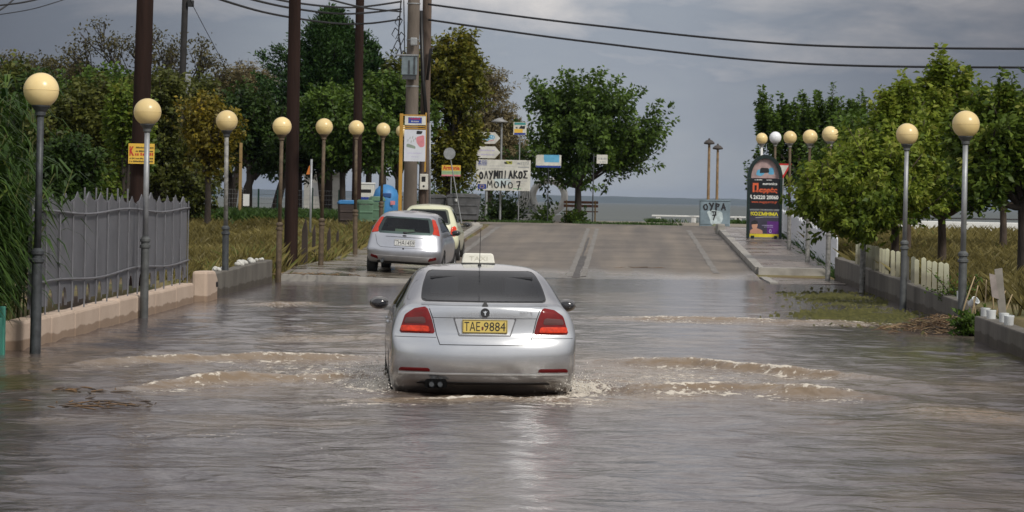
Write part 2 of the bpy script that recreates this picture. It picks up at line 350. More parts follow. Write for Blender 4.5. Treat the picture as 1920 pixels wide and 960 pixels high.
def pave(name, c1, c2, mortar, rough, bw=.9, bh=.55):
    m = bpy.data.materials.new(name); m.use_nodes = True; t = m.node_tree; b = t.nodes['Principled BSDF']
    tcn = t.nodes.new('ShaderNodeTexCoord'); br = t.nodes.new('ShaderNodeTexBrick'); t.links.new(tcn.outputs['Object'], br.inputs['Vector'])
    br.inputs['Scale'].default_value = 1; br.inputs['Brick Width'].default_value = bw; br.inputs['Row Height'].default_value = bh; br.inputs['Mortar Size'].default_value = .012
    br.inputs['Color1'].default_value = (*c1, 1); br.inputs['Color2'].default_value = (*c2, 1); br.inputs['Mortar'].default_value = (*mortar, 1)
    n = t.nodes.new('ShaderNodeTexNoise'); n.inputs['Scale'].default_value = 1.2; n.inputs['Detail'].default_value = 7; t.links.new(tcn.outputs['Object'], n.inputs['Vector'])
    r = t.nodes.new('ShaderNodeValToRGB'); r.color_ramp.elements[0].position = .3; r.color_ramp.elements[0].color = (.55, .52, .5, 1); r.color_ramp.elements[1].position = .65; r.color_ramp.elements[1].color = (1.05, 1.05, 1.05, 1)
    t.links.new(n.outputs[0], r.inputs[0])
    mu = t.nodes.new('ShaderNodeMix'); mu.data_type = 'RGBA'; mu.blend_type = 'MULTIPLY'; mu.inputs[0].default_value = 1
    t.links.new(br.outputs[0], mu.inputs[6]); t.links.new(r.outputs[0], mu.inputs[7]); t.links.new(mu.outputs[2], b.inputs['Base Color'])
    s = t.nodes.new('ShaderNodeMapRange'); s.inputs[1].default_value = .4; s.inputs[2].default_value = .6; s.inputs[3].default_value = rough; s.inputs[4].default_value = rough+.35
    t.links.new(n.outputs[0], s.inputs[0]); t.links.new(s.outputs[0], b.inputs['Roughness'])
    bp = t.nodes.new('ShaderNodeBump'); bp.inputs['Strength'].default_value = .4; bp.inputs['Distance'].default_value = .02; bp.invert = True
    t.links.new(br.outputs['Fac'], bp.inputs['Height']); t.links.new(bp.outputs[0], b.inputs['Normal'])
    return m
m_pave = pave('wet_paving', (.20, .17, .155), (.25, .215, .195), (.09, .08, .07), .2)
m_kerb = pm('kerb_stone', (.33, .31, .28), .65, var=.25, scale=2, bump=.3)
def slab(name, xs, ys, zf, depth, mat):
    n, m = len(ys), len(xs); vs = []; fs = []
    for y in ys:
        for x in xs: vs.append((x, y, zf(x, y)))
    for y in ys:
        for x in xs: vs.append((x, y, zf(x, y)-depth))
    o = n*m
    for i in range(n-1):
        for j in range(m-1): fs.append((i*m+j, i*m+j+1, (i+1)*m+j+1, (i+1)*m+j))
    for j in range(m-1): fs.append((j, o+j, o+j+1, j+1)); k = (n-1)*m; fs.append((k+j+1, o+k+j+1, o+k+j, k+j))
    for i in range(n-1): fs.append((i*m, (i+1)*m, o+(i+1)*m, o+i*m)); k = m-1; fs.append((i*m+k, o+i*m+k, o+(i+1)*m+k, (i+1)*m+k))
    return tag(MB().add(vs, fs).build(name, mat), kind='structure')
zR = lambda x, y: max(.0247*(y-68.5)+.13, .17)
slab('pavement', np.linspace(3.6, 5.3, 6), np.linspace(72.6, 103.5, 40), lambda x, y: zR(x, y)+.006*math.sin(x*3+y), .35, m_pave)
slab('kerb', np.linspace(3.38, 3.597, 2), np.linspace(72.6, 103.5, 40), lambda x, y: zR(x, y)+.012, .4, m_kerb)
slab('kerb', np.linspace(3.45, 5.3, 4), np.linspace(72.2, 72.595, 2), lambda x, y: zR(x, y)+.012, .4, m_kerb)
slab('pavement', np.linspace(3.62, 5.2, 6), np.linspace(66.0, 72.19, 14), lambda x, y: .012+.012*math.sin(x*2.1+y*.9)+.008*(y-66)/6, .35, pave('sunken_paving', (.16, .13, .115), (.20, .165, .145), (.07, .06, .055), .1))
slab('kerb', np.linspace(3.42, 3.617, 2), np.linspace(66.0, 72.19, 14), lambda x, y: .035+.006*math.sin(y*2), .35, m_kerb)
m_lpave = pave('muddy_paving', (.17, .15, .12), (.21, .185, .15), (.08, .07, .06), .12)
def zLs(x, y): return .13 + .12*float(sstep(61.3, 64.5, y)) - .022*(x+7.4) + .0247*max(0, y-68.5)*.9
slab('pavement', np.linspace(-7.4, -3.9, 8), np.linspace(61.4, 69.2, 9), zLs, .6, m_lpave)
slab('kerb', np.linspace(-7.4, -3.9, 8), np.linspace(61.15, 61.395, 2), lambda x, y: zLs(x, y)+.02, .6, m_kerb)
slab('pavement', np.linspace(-7.4, -5.02, 4), np.linspace(69.205, 80, 8), zLs, .3, m_lpave)
slab('pavement', np.linspace(-7.2, -5.25, 4), np.linspace(82, 101, 20), lambda x, y: .0247*(y-68.5)+.13, .3, m_lpave)
slab('kerb', np.linspace(-5.247, -5.0, 2), np.linspace(82, 101, 20), lambda x, y: .0247*(y-68.5)+.15, .3, m_kerb)
slab('kerb', np.linspace(-7.2, -5.0, 4), np.linspace(81.7, 81.997, 2), lambda x, y: .0247*(y-68.5)+.15, .3, m_kerb)

# ---- flood water
def water():
    ys = [6.]
    while ys[-1] < 76: ys.append(ys[-1]+max(.014, .0017*ys[-1]))
    ys = np.concatenate([[-60, -20, 0], np.array(ys)])
    xs = np.concatenate([np.linspace(-60, -9.2, 12), np.linspace(-9, 6.4, 600), np.linspace(6.6, 60, 12)])
    X, Y = np.meshgrid(xs, ys); rng = np.random.RandomState(5)
    Z = np.zeros_like(X)
    for k in range(46):
        lam = 2**rng.uniform(-1.9, 1.5); th = rng.normal(0, .75)+PI/2*(1 if rng.rand() < .8 else 0); kx, ky = math.cos(th), math.sin(th)
        Z += .0042*lam**.8*np.sin(2*PI/lam*(kx*X+ky*Y)+rng.uniform(0, 6.3)+2.2*(vnoise(X*.35+k, Y*.35, k, 2)-.5))*.42
    Z *= .35+1.0*vnoise(X*.22, Y*.09, 77, 3)
    Z *= .3+.7*(1-sstep(36, 56, Y))
    dx = X+1.4; dy = Y-29.2
    near = np.exp(-((dx/2.2)**2+(dy/3.4)**2))
    Z += near*.075*(vnoise(X*4.2, Y*3.0, 21, 4)-.5)
    foam = np.zeros_like(X); silt = .6*np.exp(-((dx/5.2)**2+(dy/3.8)**2))*(.4+1.2*vnoise(X*.9, Y*.6, 33, 4))+.35*sstep(.58, .74, vnoise(X*.5+4, Y*.35, 35, 4))
    fn = vnoise(X*11, Y*7, 31, 4, .7); fn2 = vnoise(X*1.3, Y*.9, 41, 3)
    R = [([(-5.9, 30.0), (-4.45, 31.4), (-2.4, 32.3)], .085, .20, 1.0), ([(-4.7, 26.5), (-3.66, 27.9), (-2.6, 28.7), (-2.2, 28.6)], .075, .20, .9),
         ([(-2.9, 25.3), (-2.1, 25.8), (-1.2, 26.0), (-.3, 25.9), (.4, 25.7)], .03, .20, 1.0), ([(-.45, 32.3), (.8, 32.0), (2.4, 30.4), (3.0, 29.5)], .085, .20, 1.0),
         ([(-.4, 27.5), (.2, 27.4), (1.2, 27.9), (2.7, 26.9)], .08, .20, 1.0), ([(-.9, 44.7), (1.9, 44.4), (3.6, 44.0), (5.2, 43.3)], .06, .28, .9),
         ([(-6.1, 47.6), (-5.2, 48.2)], .04, .4, .7), ([(2.6, 25.4), (3.5, 24.9)], .04, .5, .0), ([(-4.6, 36.5), (-3, 37)], .025, .4, .1)]
    for pts, A, w, fo in R:
        px = np.array([p[0] for p in pts]); py = np.array([p[1] for p in pts])
        yc = np.interp(X, px, py) + .25*(vnoise(X*.9, X*0+3, 51, 3)-.5); L = px[-1]-px[0]
        env = sstep(px[0]-.5, px[0]+.3*L, X)*(1-sstep(px[-1]-.3*L, px[-1]+.5, X))
        if px[-1] < -1.9 or px[0] > -.6: env = np.maximum(env, .0)
        d = Y-yc
        prof = np.where(d < 0, np.exp(-(d/w)**2), np.exp(-(d/(w*1.8))**2))
        Z += A*env*prof*(.7+.6*fn2)+env*.03*(fn-.5)*np.exp(-(d/(w*2.2))**2)
        silt = np.maximum(silt, env*np.exp(-((d+.1)/(w*2.3))**2))
        cr = env*np.exp(-((d+.02)/(w*.6))**2)*fo; tr = env*np.exp(-((d+w*2.6)/(w*2.6))**2)*fo
        br = .55+.45*sstep(.35, .6, vnoise(X*2.3, Y*2, 61, 3)); foam = np.maximum(foam, br*np.maximum(cr*(.45+.9*(fn-.2)), .78*tr*(.3+1.3*(fn-.2))))
    skirt = np.exp(-((np.abs(X+1.3)-1.9)/1.5)**2-((Y-29.6)/2.4)**2)*(np.abs(X+1.3) > .8); foam = np.maximum(foam, .5*skirt*(.3+1.2*fn)); Z += skirt*.03*(vnoise(X*5, Y*3.2, 23, 4)-.5)
    # churned water along the car's flanks
    for sx in (-2.35, -.38):
        c = np.exp(-(((X-sx)/.42)**2+((Y-27.6)/1.3)**2)); foam = np.maximum(foam, .8*c)
        Z += c*.09*(fn-.42)
    Z -= .06*np.exp(-(((X+1.2)/.8)**2+((Y-26.7)/.45)**2))
    # calm glitter patches behind the car, painted in as foam colour
    foam = np.maximum(foam, .36*np.exp(-(((X+2.9)/1.6)**2+((Y-21.6)/1.5)**2))*vnoise(X*2, Y*1.5, 91, 3)*1.4)
    green = np.maximum(sstep(.40, .58, vnoise(X*1.1, Y*.55, 63, 4))*np.exp(-(((X-4.15)/.9)**2+((Y-47.0)/2.6)**2))*1.4,
                       sstep(.42, .62, vnoise(X*1.5, Y*.9, 64, 4))*np.exp(-(((X-4.3)/1.2)**2+((Y-35.2)/2.0)**2))*1.2)
    green = np.maximum(green, sstep(.45, .6, vnoise(X*1.2, Y*.6, 65, 4))*np.exp(-(((X-4.0)/1.0)**2+((Y-56)/3)**2)))
    green = np.maximum(green, sstep(.5, .68, vnoise(X*1.6, Y*1.2, 66, 4))*np.exp(-(((X+6.0)/1.0)**2+((Y-24)/4.5)**2)))
    m = bpy.data.materials.new('muddy_flood_water'); m.use_nodes = True; t = m.node_tree; b = t.nodes['Principled BSDF']
    b.inputs['IOR'].default_value = 1.33; b.inputs['Roughness'].default_value = .15
    def attr(n):
        a = t.nodes.new('ShaderNodeAttribute'); a.attribute_name = n; return a.outputs['Fac']
    def mixrgb(f, a, c):
        x = t.nodes.new('ShaderNodeMix'); x.data_type = 'RGBA'; t.links.new(f, x.inputs[0])
        if isinstance(a, tuple): x.inputs[6].default_value = (*a, 1)
        else: t.links.new(a, x.inputs[6])
        x.inputs[7].default_value = (*c, 1); return x.outputs[2]
    c = mixrgb(attr('silt'), (.080, .067, .070), (.215, .155, .10)); c = mixrgb(attr('green'), c, (.075, .07, .015)); fo_m = t.nodes.new('ShaderNodeMapping'); fo_m.inputs['Scale'].default_value = (13, 9, 4); fo_t = t.nodes.new('ShaderNodeTexCoord'); t.links.new(fo_t.outputs['Object'], fo_m.inputs[0])
    fo_n = t.nodes.new('ShaderNodeTexNoise'); fo_n.inputs['Scale'].default_value = 1; fo_n.inputs['Detail'].default_value = 7; fo_n.inputs['Roughness'].default_value = .72; t.links.new(fo_m.outputs[0], fo_n.inputs['Vector'])
    fo_a = t.nodes.new('ShaderNodeMath'); fo_a.operation = 'MULTIPLY_ADD'; fo_a.inputs[1].default_value = .42; t.links.new(attr('foam'), fo_a.inputs[0]); t.links.new(fo_n.outputs[0], fo_a.inputs[2])
    fo_r = t.nodes.new('ShaderNodeMapRange'); fo_r.inputs[1].default_value = .715; fo_r.inputs[2].default_value = .78; t.links.new(fo_a.outputs[0], fo_r.inputs[0])
    c = mixrgb(fo_r.outputs[0], c, (.62, .56, .475))
    t.links.new(c, b.inputs['Base Color'])
    mr = t.nodes.new('ShaderNodeMapRange'); mr.inputs[3].default_value = .15; mr.inputs[4].default_value = .7; t.links.new(fo_r.outputs[0], mr.inputs[0]); t.links.new(mr.outputs[0], b.inputs['Roughness'])
    tcn = t.nodes.new('ShaderNodeTexCoord'); hs = []
    for sc, st in ((1, (1.7, 2.5, 1)), (1, (7, 10, 1))):
        mp = t.nodes.new('ShaderNodeMapping'); mp.inputs['Scale'].default_value = st; t.links.new(tcn.outputs['Object'], mp.inputs[0])
        n = t.nodes.new('ShaderNodeTexNoise'); n.inputs['Scale'].default_value = sc; n.inputs['Detail'].default_value = 4; n.inputs['Distortion'].default_value = .6; t.links.new(mp.outputs[0], n.inputs['Vector']); hs.append(n.outputs[0])
    chop = attr('chop')
    ad = t.nodes.new('ShaderNodeMath'); ad.operation = 'MULTIPLY_ADD'; ad.inputs[1].default_value = .15; t.links.new(hs[1], ad.inputs[0]); t.links.new(hs[0], ad.inputs[2])
    bp = t.nodes.new('ShaderNodeBump'); bp.inputs['Strength'].default_value = 1.0; bp.inputs['Distance'].default_value = .034; t.links.new(ad.outputs[0], bp.inputs['Height']); t.links.new(chop, bp.inputs['Strength']); t.links.new(bp.outputs[0], b.inputs['Normal'])
    Z += green*.0
    tag(grid_mesh('flood_water', X, Y, Z, m, None, {'foam': ('POINT', np.clip(foam, 0, 1).ravel()), 'silt': ('POINT', np.clip(silt, 0, 1).ravel()), 'green': ('POINT', np.clip(green, 0, 1).ravel()), 'chop': ('POINT', (.38+.62*np.maximum(1-sstep(33, 42, Y), np.exp(-((Y-44)/1.6)**2))*(.55+.9*vnoise(X*.28, Y*.16, 71, 3))+1.2*np.exp(-((X+1.2)/1.5)**2-((Y-22.0)/5)**2)+.9*silt).ravel())}), kind='structure')
water()
def splash():
    r = np.random.RandomState(8); P = []; S = []
    for cx, cy, n, sx, sy, h in ((-2.36, 27.35, 300, .12, .35, .22), (-.42, 27.2, 300, .12, .3, .18), (-2.7, 28.4, 90, .4, .3, .06), (.1, 27.6, 110, .5, .3, .06)):
        p = np.stack([r.normal(cx, sx, n), r.normal(cy, sy, n), np.abs(r.normal(0, h*.5, n))+.02], 1); P.append(p); S.append(r.uniform(.002, .010, n)*np.exp(-p[:, 2]))
    P = np.concatenate(P); S = np.concatenate(S)
    o = np.array([(1, 0, 0), (-1, 0, 0), (0, 1, 0), (0, -1, 0), (0, 0, 1.5), (0, 0, -1.2)])
    V = (P[:, None, :]+o[None]*S[:, None, None]).reshape(-1, 3)
    f = np.array([(0, 2, 4), (2, 1, 4), (1, 3, 4), (3, 0, 4), (2, 0, 5), (1, 2, 5), (3, 1, 5), (0, 3, 5)])
    F = (np.arange(len(P))[:, None, None]*6+f[None]).reshape(-1, 3)
    tag(np_mesh('splash', V, F, pm('spray', (.70, .66, .60), .25, var=.1), corner=3), 'spray and foam thrown up by the wheels of the silver taxi', 'splash', kind='stuff')
splash()
# ---- sea and the far coast
m_sea = pm('sea_water', (.085, .10, .10), .6, var=.15, scale=.02, bump=.5, bscale=.7, stretch=(.4, 1, 1), col2=(.12, .13, .12), spec=.3); m_sea.node_tree.nodes['Principled BSDF'].inputs['IOR'].default_value = 1.33
tag(MB().add([(-15000, 133, -.75), (15000, 133, -.75), (15000, 14500, -.75), (-15000, 14500, -.75)], [(0, 1, 2, 3)]).build('sea', m_sea), kind='structure')
def hills():
    xs = np.linspace(-4200, 4200, 420); prof = 27+12*(vnoise(xs*.0016+5, xs*0, 12, 5)-.5)+3*(vnoise(xs*.02, xs*0, 13, 2)-.5)
    prof = np.maximum(prof, 6); ts = np.linspace(0, 1, 9); rows = []
    X = np.repeat(xs[None], 9, 0); Yh = 11000+np.repeat((ts*900)[:, None], len(xs), 1)+0*X
    Zh = -2+np.sin(ts*PI/2)[:, None]*(prof[None]+2)
    tag(grid_mesh('hills', X, Yh, Zh, pm('far_forest', (.045, .06, .05), .95, var=.3, scale=.01)), kind='structure')
hills()

def haze():
    m = bpy.data.materials.new('sea_haze'); m.use_nodes = True; t = m.node_tree; t.nodes.remove(t.nodes['Principled BSDF'])
    v = t.nodes.new('ShaderNodeVolumePrincipled'); v.inputs['Color'].default_value = (.55, .68, .90, 1); v.inputs['Density'].default_value = 4.5e-5; v.inputs['Anisotropy'].default_value = .2
    t.links.new(v.outputs[0], t.nodes['Material Output'].inputs['Volume'])
    tag(MB().box((0, 7300, 28.5), (32000, 15400, 63)).build('haze', m), kind='stuff')
haze()
# ------------------------------------------------------------------ cars (local: rear bumper at y=0, forward +y, ground z=0)
def carpaint(name, col, metal, rough):
    m = pm(name, col, rough, metal, var=.05, scale=1.5, coat=.7, rvar=.08); t = m.node_tree; b = t.nodes['Principled BSDF']
    tcn = t.nodes.new('ShaderNodeTexCoord'); sp = t.nodes.new('ShaderNodeSeparateXYZ'); t.links.new(tcn.outputs['Object'], sp.inputs[0])
    n = t.nodes.new('ShaderNodeTexNoise'); n.inputs['Scale'].default_value = 5; n.inputs['Detail'].default_value = 8; t.links.new(tcn.outputs['Object'], n.inputs['Vector'])
    a = t.nodes.new('ShaderNodeMath'); a.operation = 'MULTIPLY_ADD'; a.inputs[1].default_value = -.35; t.links.new(n.outputs[0], a.inputs[0]); t.links.new(sp.outputs[2], a.inputs[2])
    s = t.nodes.new('ShaderNodeMapRange'); s.inputs[1].default_value = .02; s.inputs[2].default_value = .42; s.inputs[3].default_value = .75; s.inputs[4].default_value = .03; t.links.new(a.outputs[0], s.inputs[0])
    old = b.inputs['Base Color'].links[0].from_socket
    mu = t.nodes.new('ShaderNodeMix'); mu.data_type = 'RGBA'; t.links.new(s.outputs[0], mu.inputs[0]); t.links.new(old, mu.inputs[6]); mu.inputs[7].default_value = (.12, .10, .08, 1)
    t.links.new(mu.outputs[2], b.inputs['Base Color']); return m
def inpoly(p, poly):
    x, y = p; c = False; n = len(poly)
    for i in range(n):
        x1, y1 = poly[i]; x2, y2 = poly[(i+1) % n]
        if (y1 > y) != (y2 > y) and x < (x2-x1)*(y-y1)/(y2-y1)+x1: c = not c
    return c
def rounded(poly, r=.03, n=4):
    o = []; m = len(poly)
    for i in range(m):
        p = Vector(poly[i]); a = Vector(poly[i-1])-p; b = Vector(poly[(i+1) % m])-p
        ra = min(r, a.length*.45, b.length*.45); A = p+a.normalized()*ra; B = p+b.normalized()*ra
        for k in range(n+1):
            t = k/n; q = A*(1-t)**2+p*2*t*(1-t)+B*t*t; o.append((q.x, q.y))
    return o
class CarBody:
    def __init__(s, secs, K=4, level=2):
        # secs: (y, heights[M+1], halfwidths[M+1], crown, row y offsets or None, bow)
        M = len(secs[0][1])-1; Nn = len(secs)-1; idx = {}; vs = []
        def P(ix, iz, js):
            y, hz, hw, crown, yo, bow = secs[js]; t = ix/K
            x = hw[iz]*t; z = hz[iz]
            if iz == M or (js in (0, Nn) and iz > M-1): z += crown*(1-t*t)
            if js in (0, Nn): y = y+(yo[iz] if yo else 0)+(bow*(abs(t)**2.6))*(1 if js == 0 else -1)
            elif yo: y = y+yo[iz]
            return (x, y, z)
        for js in range(Nn+1):
            for iz in range(M+1):
                for ix in range(-K, K+1):
                    if js in (0, Nn) or iz in (0, M) or abs(ix) == K: idx[ix, iz, js] = len(vs); vs.append(P(ix, iz, js))
        fs = []
        g = lambda *a: idx[a]
        for iz in range(M):
            for ix in range(-K, K):
                fs.append((g(ix, iz, 0), g(ix+1, iz, 0), g(ix+1, iz+1, 0), g(ix, iz+1, 0)))
                fs.append((g(ix, iz, Nn), g(ix, iz+1, Nn), g(ix+1, iz+1, Nn), g(ix+1, iz, Nn)))
        for js in range(Nn):
            for ix in range(-K, K):
                fs.append((g(ix, M, js), g(ix+1, M, js), g(ix+1, M, js+1), g(ix, M, js+1)))
                fs.append((g(ix, 0, js), g(ix, 0, js+1), g(ix+1, 0, js+1), g(ix+1, 0, js)))
            for iz in range(M):
                fs.append((g(K, iz, js), g(K, iz, js+1), g(K, iz+1, js+1), g(K, iz+1, js)))
                fs.append((g(-K, iz, js), g(-K, iz+1, js), g(-K, iz+1, js+1), g(-K, iz, js+1)))
        me = bpy.data.meshes.new('cage'); me.from_pydata(vs, [], fs); o = link('cage', me)
        md = o.modifiers.new('s', 'SUBSURF'); md.levels = level; md.render_levels = level
        dg = bpy.context.evaluated_depsgraph_get(); m2 = bpy.data.meshes.new_from_object(o.evaluated_get(dg))
        bpy.data.objects.remove(o); bpy.data.meshes.remove(me); s.me = m2
        s.V = [v.co.copy() for v in m2.vertices]; s.F = [tuple(p.vertices) for p in m2.polygons]
        s.bvh = BVHTree.FromPolygons(s.V, s.F)
    RAY = {'rear': lambda a, b: (Vector((a, -4, b)), Vector((0, 1, 0))), 'front': lambda a, b: (Vector((a, 9, b)), Vector((0, -1, 0))),
           'right': lambda a, b: (Vector((4, a, b)), Vector((-1, 0, 0))), 'left': lambda a, b: (Vector((-4, a, b)), Vector((1, 0, 0))),
           'top': lambda a, b: (Vector((a, b, 4)), Vector((0, 0, -1)))}
    def hit(s, side, a, b):
        o, d = s.RAY[side](a, b); r = s.bvh.ray_cast(o, d)
        if r[0] is None:
            q = s.bvh.find_nearest(o+d*(4 if side in ('left', 'right') else 4)); return q[0], q[1]
        n = r[1]; return r[0], (n if n.dot(d) < 0 else -n)
    def body(s, name, mats, parent, wheels, wr, holes):
        bm = bmesh.new(); bm.from_mesh(s.me)
        bmesh.ops.recalc_face_normals(bm, faces=bm.faces)
        me = bpy.data.meshes.new(name); bm.to_mesh(me); bm.free()
        for m in mats: me.materials.append(m)
        me.polygons.foreach_set('use_smooth', [True]*len(me.polygons))
        o = link(name, me, parent); cut = MB()
        for x, y, z in wheels:
            sg = 1 if x > 0 else -1
            cut.lathe([(wr, -.34), (wr, .34)], (sg*.88, y, z), 36, Matrix.Rotation(PI/2, 3, 'Y'))
        co = cut.build('cutter', mats[1]); co.data.materials.clear(); co.data.materials.append(mats[0]); co.data.materials.append(mats[1])
        co.data.polygons.foreach_set('material_index', [1]*len(co.data.polygons))
        b = o.modifiers.new('b', 'BOOLEAN'); b.operation = 'DIFFERENCE'; b.object = co; b.solver = 'EXACT'
        pm_, o.parent = o.parent, None
        dg = bpy.context.evaluated_depsgraph_get(); m2 = bpy.data.meshes.new_from_object(o.evaluated_get(dg)); o.modifiers.clear(); o.data = m2; o.parent = pm_
        bpy.data.objects.remove(co); m2.name = name
        m2.set_sharp_from_angle(angle=math.radians(50))
        bm = bmesh.new(); bm.from_mesh(m2); kill = []
        for f in bm.faces:
            c = f.calc_center_median(); n = f.normal
            for side, poly in holes:
                if side == 'rear' and n.y < -.12 and c.z > .6 and inpoly((c.x, c.z), poly): kill.append(f)
                elif side == 'front' and n.y > .12 and c.z > .6 and inpoly((c.x, c.z), poly): kill.append(f)
                elif side == 'right' and n.x > .3 and inpoly((c.y, c.z), poly): kill.append(f)
                elif side == 'left' and n.x < -.3 and inpoly((c.y, c.z), poly): kill.append(f)
        bmesh.ops.delete(bm, geom=list(set(kill)), context='FACES'); bm.to_mesh(m2)
        # dark trim lining the inside of the cabin and the floor
        lin = bmesh.new(); lin.from_mesh(m2); lin.normal_update()
        mv = {v: v.co - v.normal*.025 for v in lin.verts}
        for v, c in mv.items(): v.co = c
        l2 = bpy.data.meshes.new('interior_trim'); lin.to_mesh(l2); l2.materials.clear(); l2.materials.append(mats[1]); l2.polygons.foreach_set('material_index', [0]*len(l2.polygons))
        bm.free(); lin.free(); link('interior_trim', l2, parent)
        return o
    def patch(s, name, poly, side, mat, parent, off=.003, nu=18, nv=10, bulge=0., skirt=.008):
        bs = [p[1] for p in poly]; b0, b1 = min(bs), max(bs); V = []; nrm = []; e = (b1-b0)*1e-3
        for j in range(nv+1):
            b = b0+e+(b1-b0-2*e)*j/nv; xs = []
            for i in range(len(poly)):
                (x1, y1), (x2, y2) = poly[i], poly[(i+1) % len(poly)]
                if (y1 > b) != (y2 > b): xs.append((x2-x1)*(b-y1)/(y2-y1)+x1)
            a0, a1 = min(xs), max(xs)
            for i in range(nu+1):
                p, n = s.hit(side, a0+(a1-a0)*i/nu, b)
                k = 1-max(abs(2*i/nu-1), abs(2*j/nv-1))**4
                V.append(p+n*(off+bulge*k)); nrm.append(n)
        F = [(j*(nu+1)+i, j*(nu+1)+i+1, (j+1)*(nu+1)+i+1, (j+1)*(nu+1)+i) for j in range(nv) for i in range(nu)]
        ring = [i for i in range(nu+1)]+[(j)*(nu+1)+nu for j in range(1, nv+1)]+[nv*(nu+1)+i for i in range(nu-1, -1, -1)]+[j*(nu+1) for j in range(nv-1, 0, -1)]
        if skirt:
            base = len(V)
            for i in ring: V.append(V[i]-nrm[i]*skirt)
            m = len(ring); F += [(ring[k], base+k, base+(k+1) % m, ring[(k+1) % m]) for k in range(m)]
        f0 = F[0]; fn = (V[f0[1]]-V[f0[0]]).cross(V[f0[2]]-V[f0[0]])
        if fn.dot(nrm[0]) < 0: F = [f[::-1] for f in F]
        o = MB().add(V, F).build(name, mat, parent, smooth=True, auto=40); return o
    def line(s, mb, pts, side, w=.006, off=.0012, step=.03):
        P = []
        for (a, b), (c, d) in zip(pts[:-1], pts[1:]):
            n = max(1, int(math.hypot(c-a, d-b)/step))
            P += [(a+(c-a)*k/n, b+(d-b)*k/n) for k in range(n)]
        P.append(pts[-1]); H = [s.hit(side, *p) for p in P]
        for (p, n), (q, m) in zip(H[:-1], H[1:]):
            d = (q-p)
            if d.length < 1e-6 or d.length > .25: continue
            t = d.normalized().cross(n).normalized()*w/2
            mb.add([p+n*off-t, q+m*off-t, q+m*off+t, p+n*off+t], [(0, 1, 2, 3)])
def gap(B, parent, pts, side, w=.006):
    g = MB(); B.line(g, pts, side, w); g.build('panel_gap', ink, parent)
def wheel(parent, x, y, r, w=.205, spokes=7):
    sg = 1 if x > 0 else -1; R = Matrix.Rotation(sg*PI/2, 3, 'Y')
    h = w/2; t = MB().lathe([(r*.62, -h), (r*.9, -h), (r*.98, -h*.8), (r, -h*.5), (r, h*.5), (r*.98, h*.8), (r*.9, h), (r*.68, h), (r*.64, h*.6), (r*.62, -h)], (0, 0, 0), 36, R).build('wheel', rubber, parent, smooth=True, auto=45)
    t.location = (x, y, r)
    m = MB().lathe([(.001, h*.55), (r*.16, h*.6), (r*.2, h*.4), (r*.2, -h*.2)], (0, 0, 0), 24, R).lathe([(r*.56, h*.35), (r*.64, h*.85), (r*.66, h*.8), (r*.62, h*.2), (r*.56, -h*.2)], (0, 0, 0), 36, R)
    for k in range(spokes):
        a = 2*PI*k/spokes; m.box((sg*h*.5, math.cos(a)*r*.38, math.sin(a)*r*.38), (.03, .075, r*.44), M=Matrix.Rotation(-(a-PI/2), 3, 'X') @ Matrix.Identity(3) if False else Matrix.Rotation(a-PI/2, 3, 'X'))
    m.build('rim', pm('alloy_rim', (.32, .32, .33), .4, .8), t, smooth=False)
def seat(parent, x, y, z, mat, rear=False):
    o = MB().box((0, 0, .30), (.50, .12, .60), M=Matrix.Rotation(-.22, 3, 'X')).build('seat', mat, parent, bevel=.05); o.location = (x, y, z)
    MB().box((0, -.17, .72), (.27, .10, .17)).tube([(-.06, -.15, .55), (-.06, -.17, .66)], .008).tube([(.06, -.15, .55), (.06, -.17, .66)], .008).build('headrest', mat, o, bevel=.03)
def plate(parent, c, w, h, base, txt, tilt=0., lean=0., border=.008):
    p = MB().box((0, 0, 0), (w, .008, h)).build('number_plate', base, parent, bevel=.004); p.location = c; p.rotation_euler = (tilt, lean, 0)
    m = MB(); y = -.0056
    for x0, z0, x1, z1 in ((-w/2+.004, -h/2+.004, w/2-.004, -h/2+.009), (-w/2+.004, h/2-.009, w/2-.004, h/2-.004), (-w/2+.004, -h/2+.004, -w/2+.009, h/2-.004), (w/2-.009, -h/2+.004, w/2-.004, h/2-.004)): m.rect(x0, z0, x1, z1, y)
    parts = txt.split('|'); tw = w-.04
    if len(parts) == 2:
        m.text(parts[0], -w/2+.02, -h*.33, tw*.385, h*.66, y-.001); m.text(parts[1], -w/2+.02+tw*.475, -h*.33, tw*.525, h*.66, y-.001)
    else: m.text(txt, -w/2+.02, -h*.33, tw, h*.66, y-.001)
    m.build('plate_lettering', ink, p)
    return p
def mirror(parent, x, y, z, shell, glass=None):
    sg = 1 if x > 0 else -1
    m = MB().ball((0, .045, 0), (.10, .075, .066), 20, 12).box((-sg*.12, .06, -.055), (.14, .05, .035)).build('mirror', shell, parent, smooth=True, auto=40); m.location = (x, y, z)
    MB().ball((0, -.012, .0), (.078, .03, .045), 20, 10).build('mirror_glass', pm('mirror_glass', (.02, .02, .024), .06, 0, spec=.8), m, smooth=True)
dark_in = pm('dark_interior', (.018, .018, .02), .8, var=.2); fabric = pm('seat_fabric', (.05, .05, .055), .9, var=.2)
red_lens = pm('red_lens', (.17, .005, .005), .2, var=.2, scale=8, coat=.25, spec=.3); red_bright = pm('red_lens_bright', (.62, .04, .010), .2, var=.35, scale=22, coat=.25, spec=.3); red_dark = pm('red_lens_dark', (.11, .004, .005), .25, var=.2, spec=.3)
smoke_lens = pm('smoke_lens', (.12, .05, .048), .2, var=.15, coat=.2, spec=.3)
tint = glassmat('tinted_glass', (.50, .53, .56), .12, .03); clearg = glassmat('green_glass', (.55, .66, .6), .12)
plate_white = pm('plate_white', (.62, .62, .6), .4, var=.05); plate_yellow = pm('plate_yellow', (.62, .47, .12), .4, var=.08)

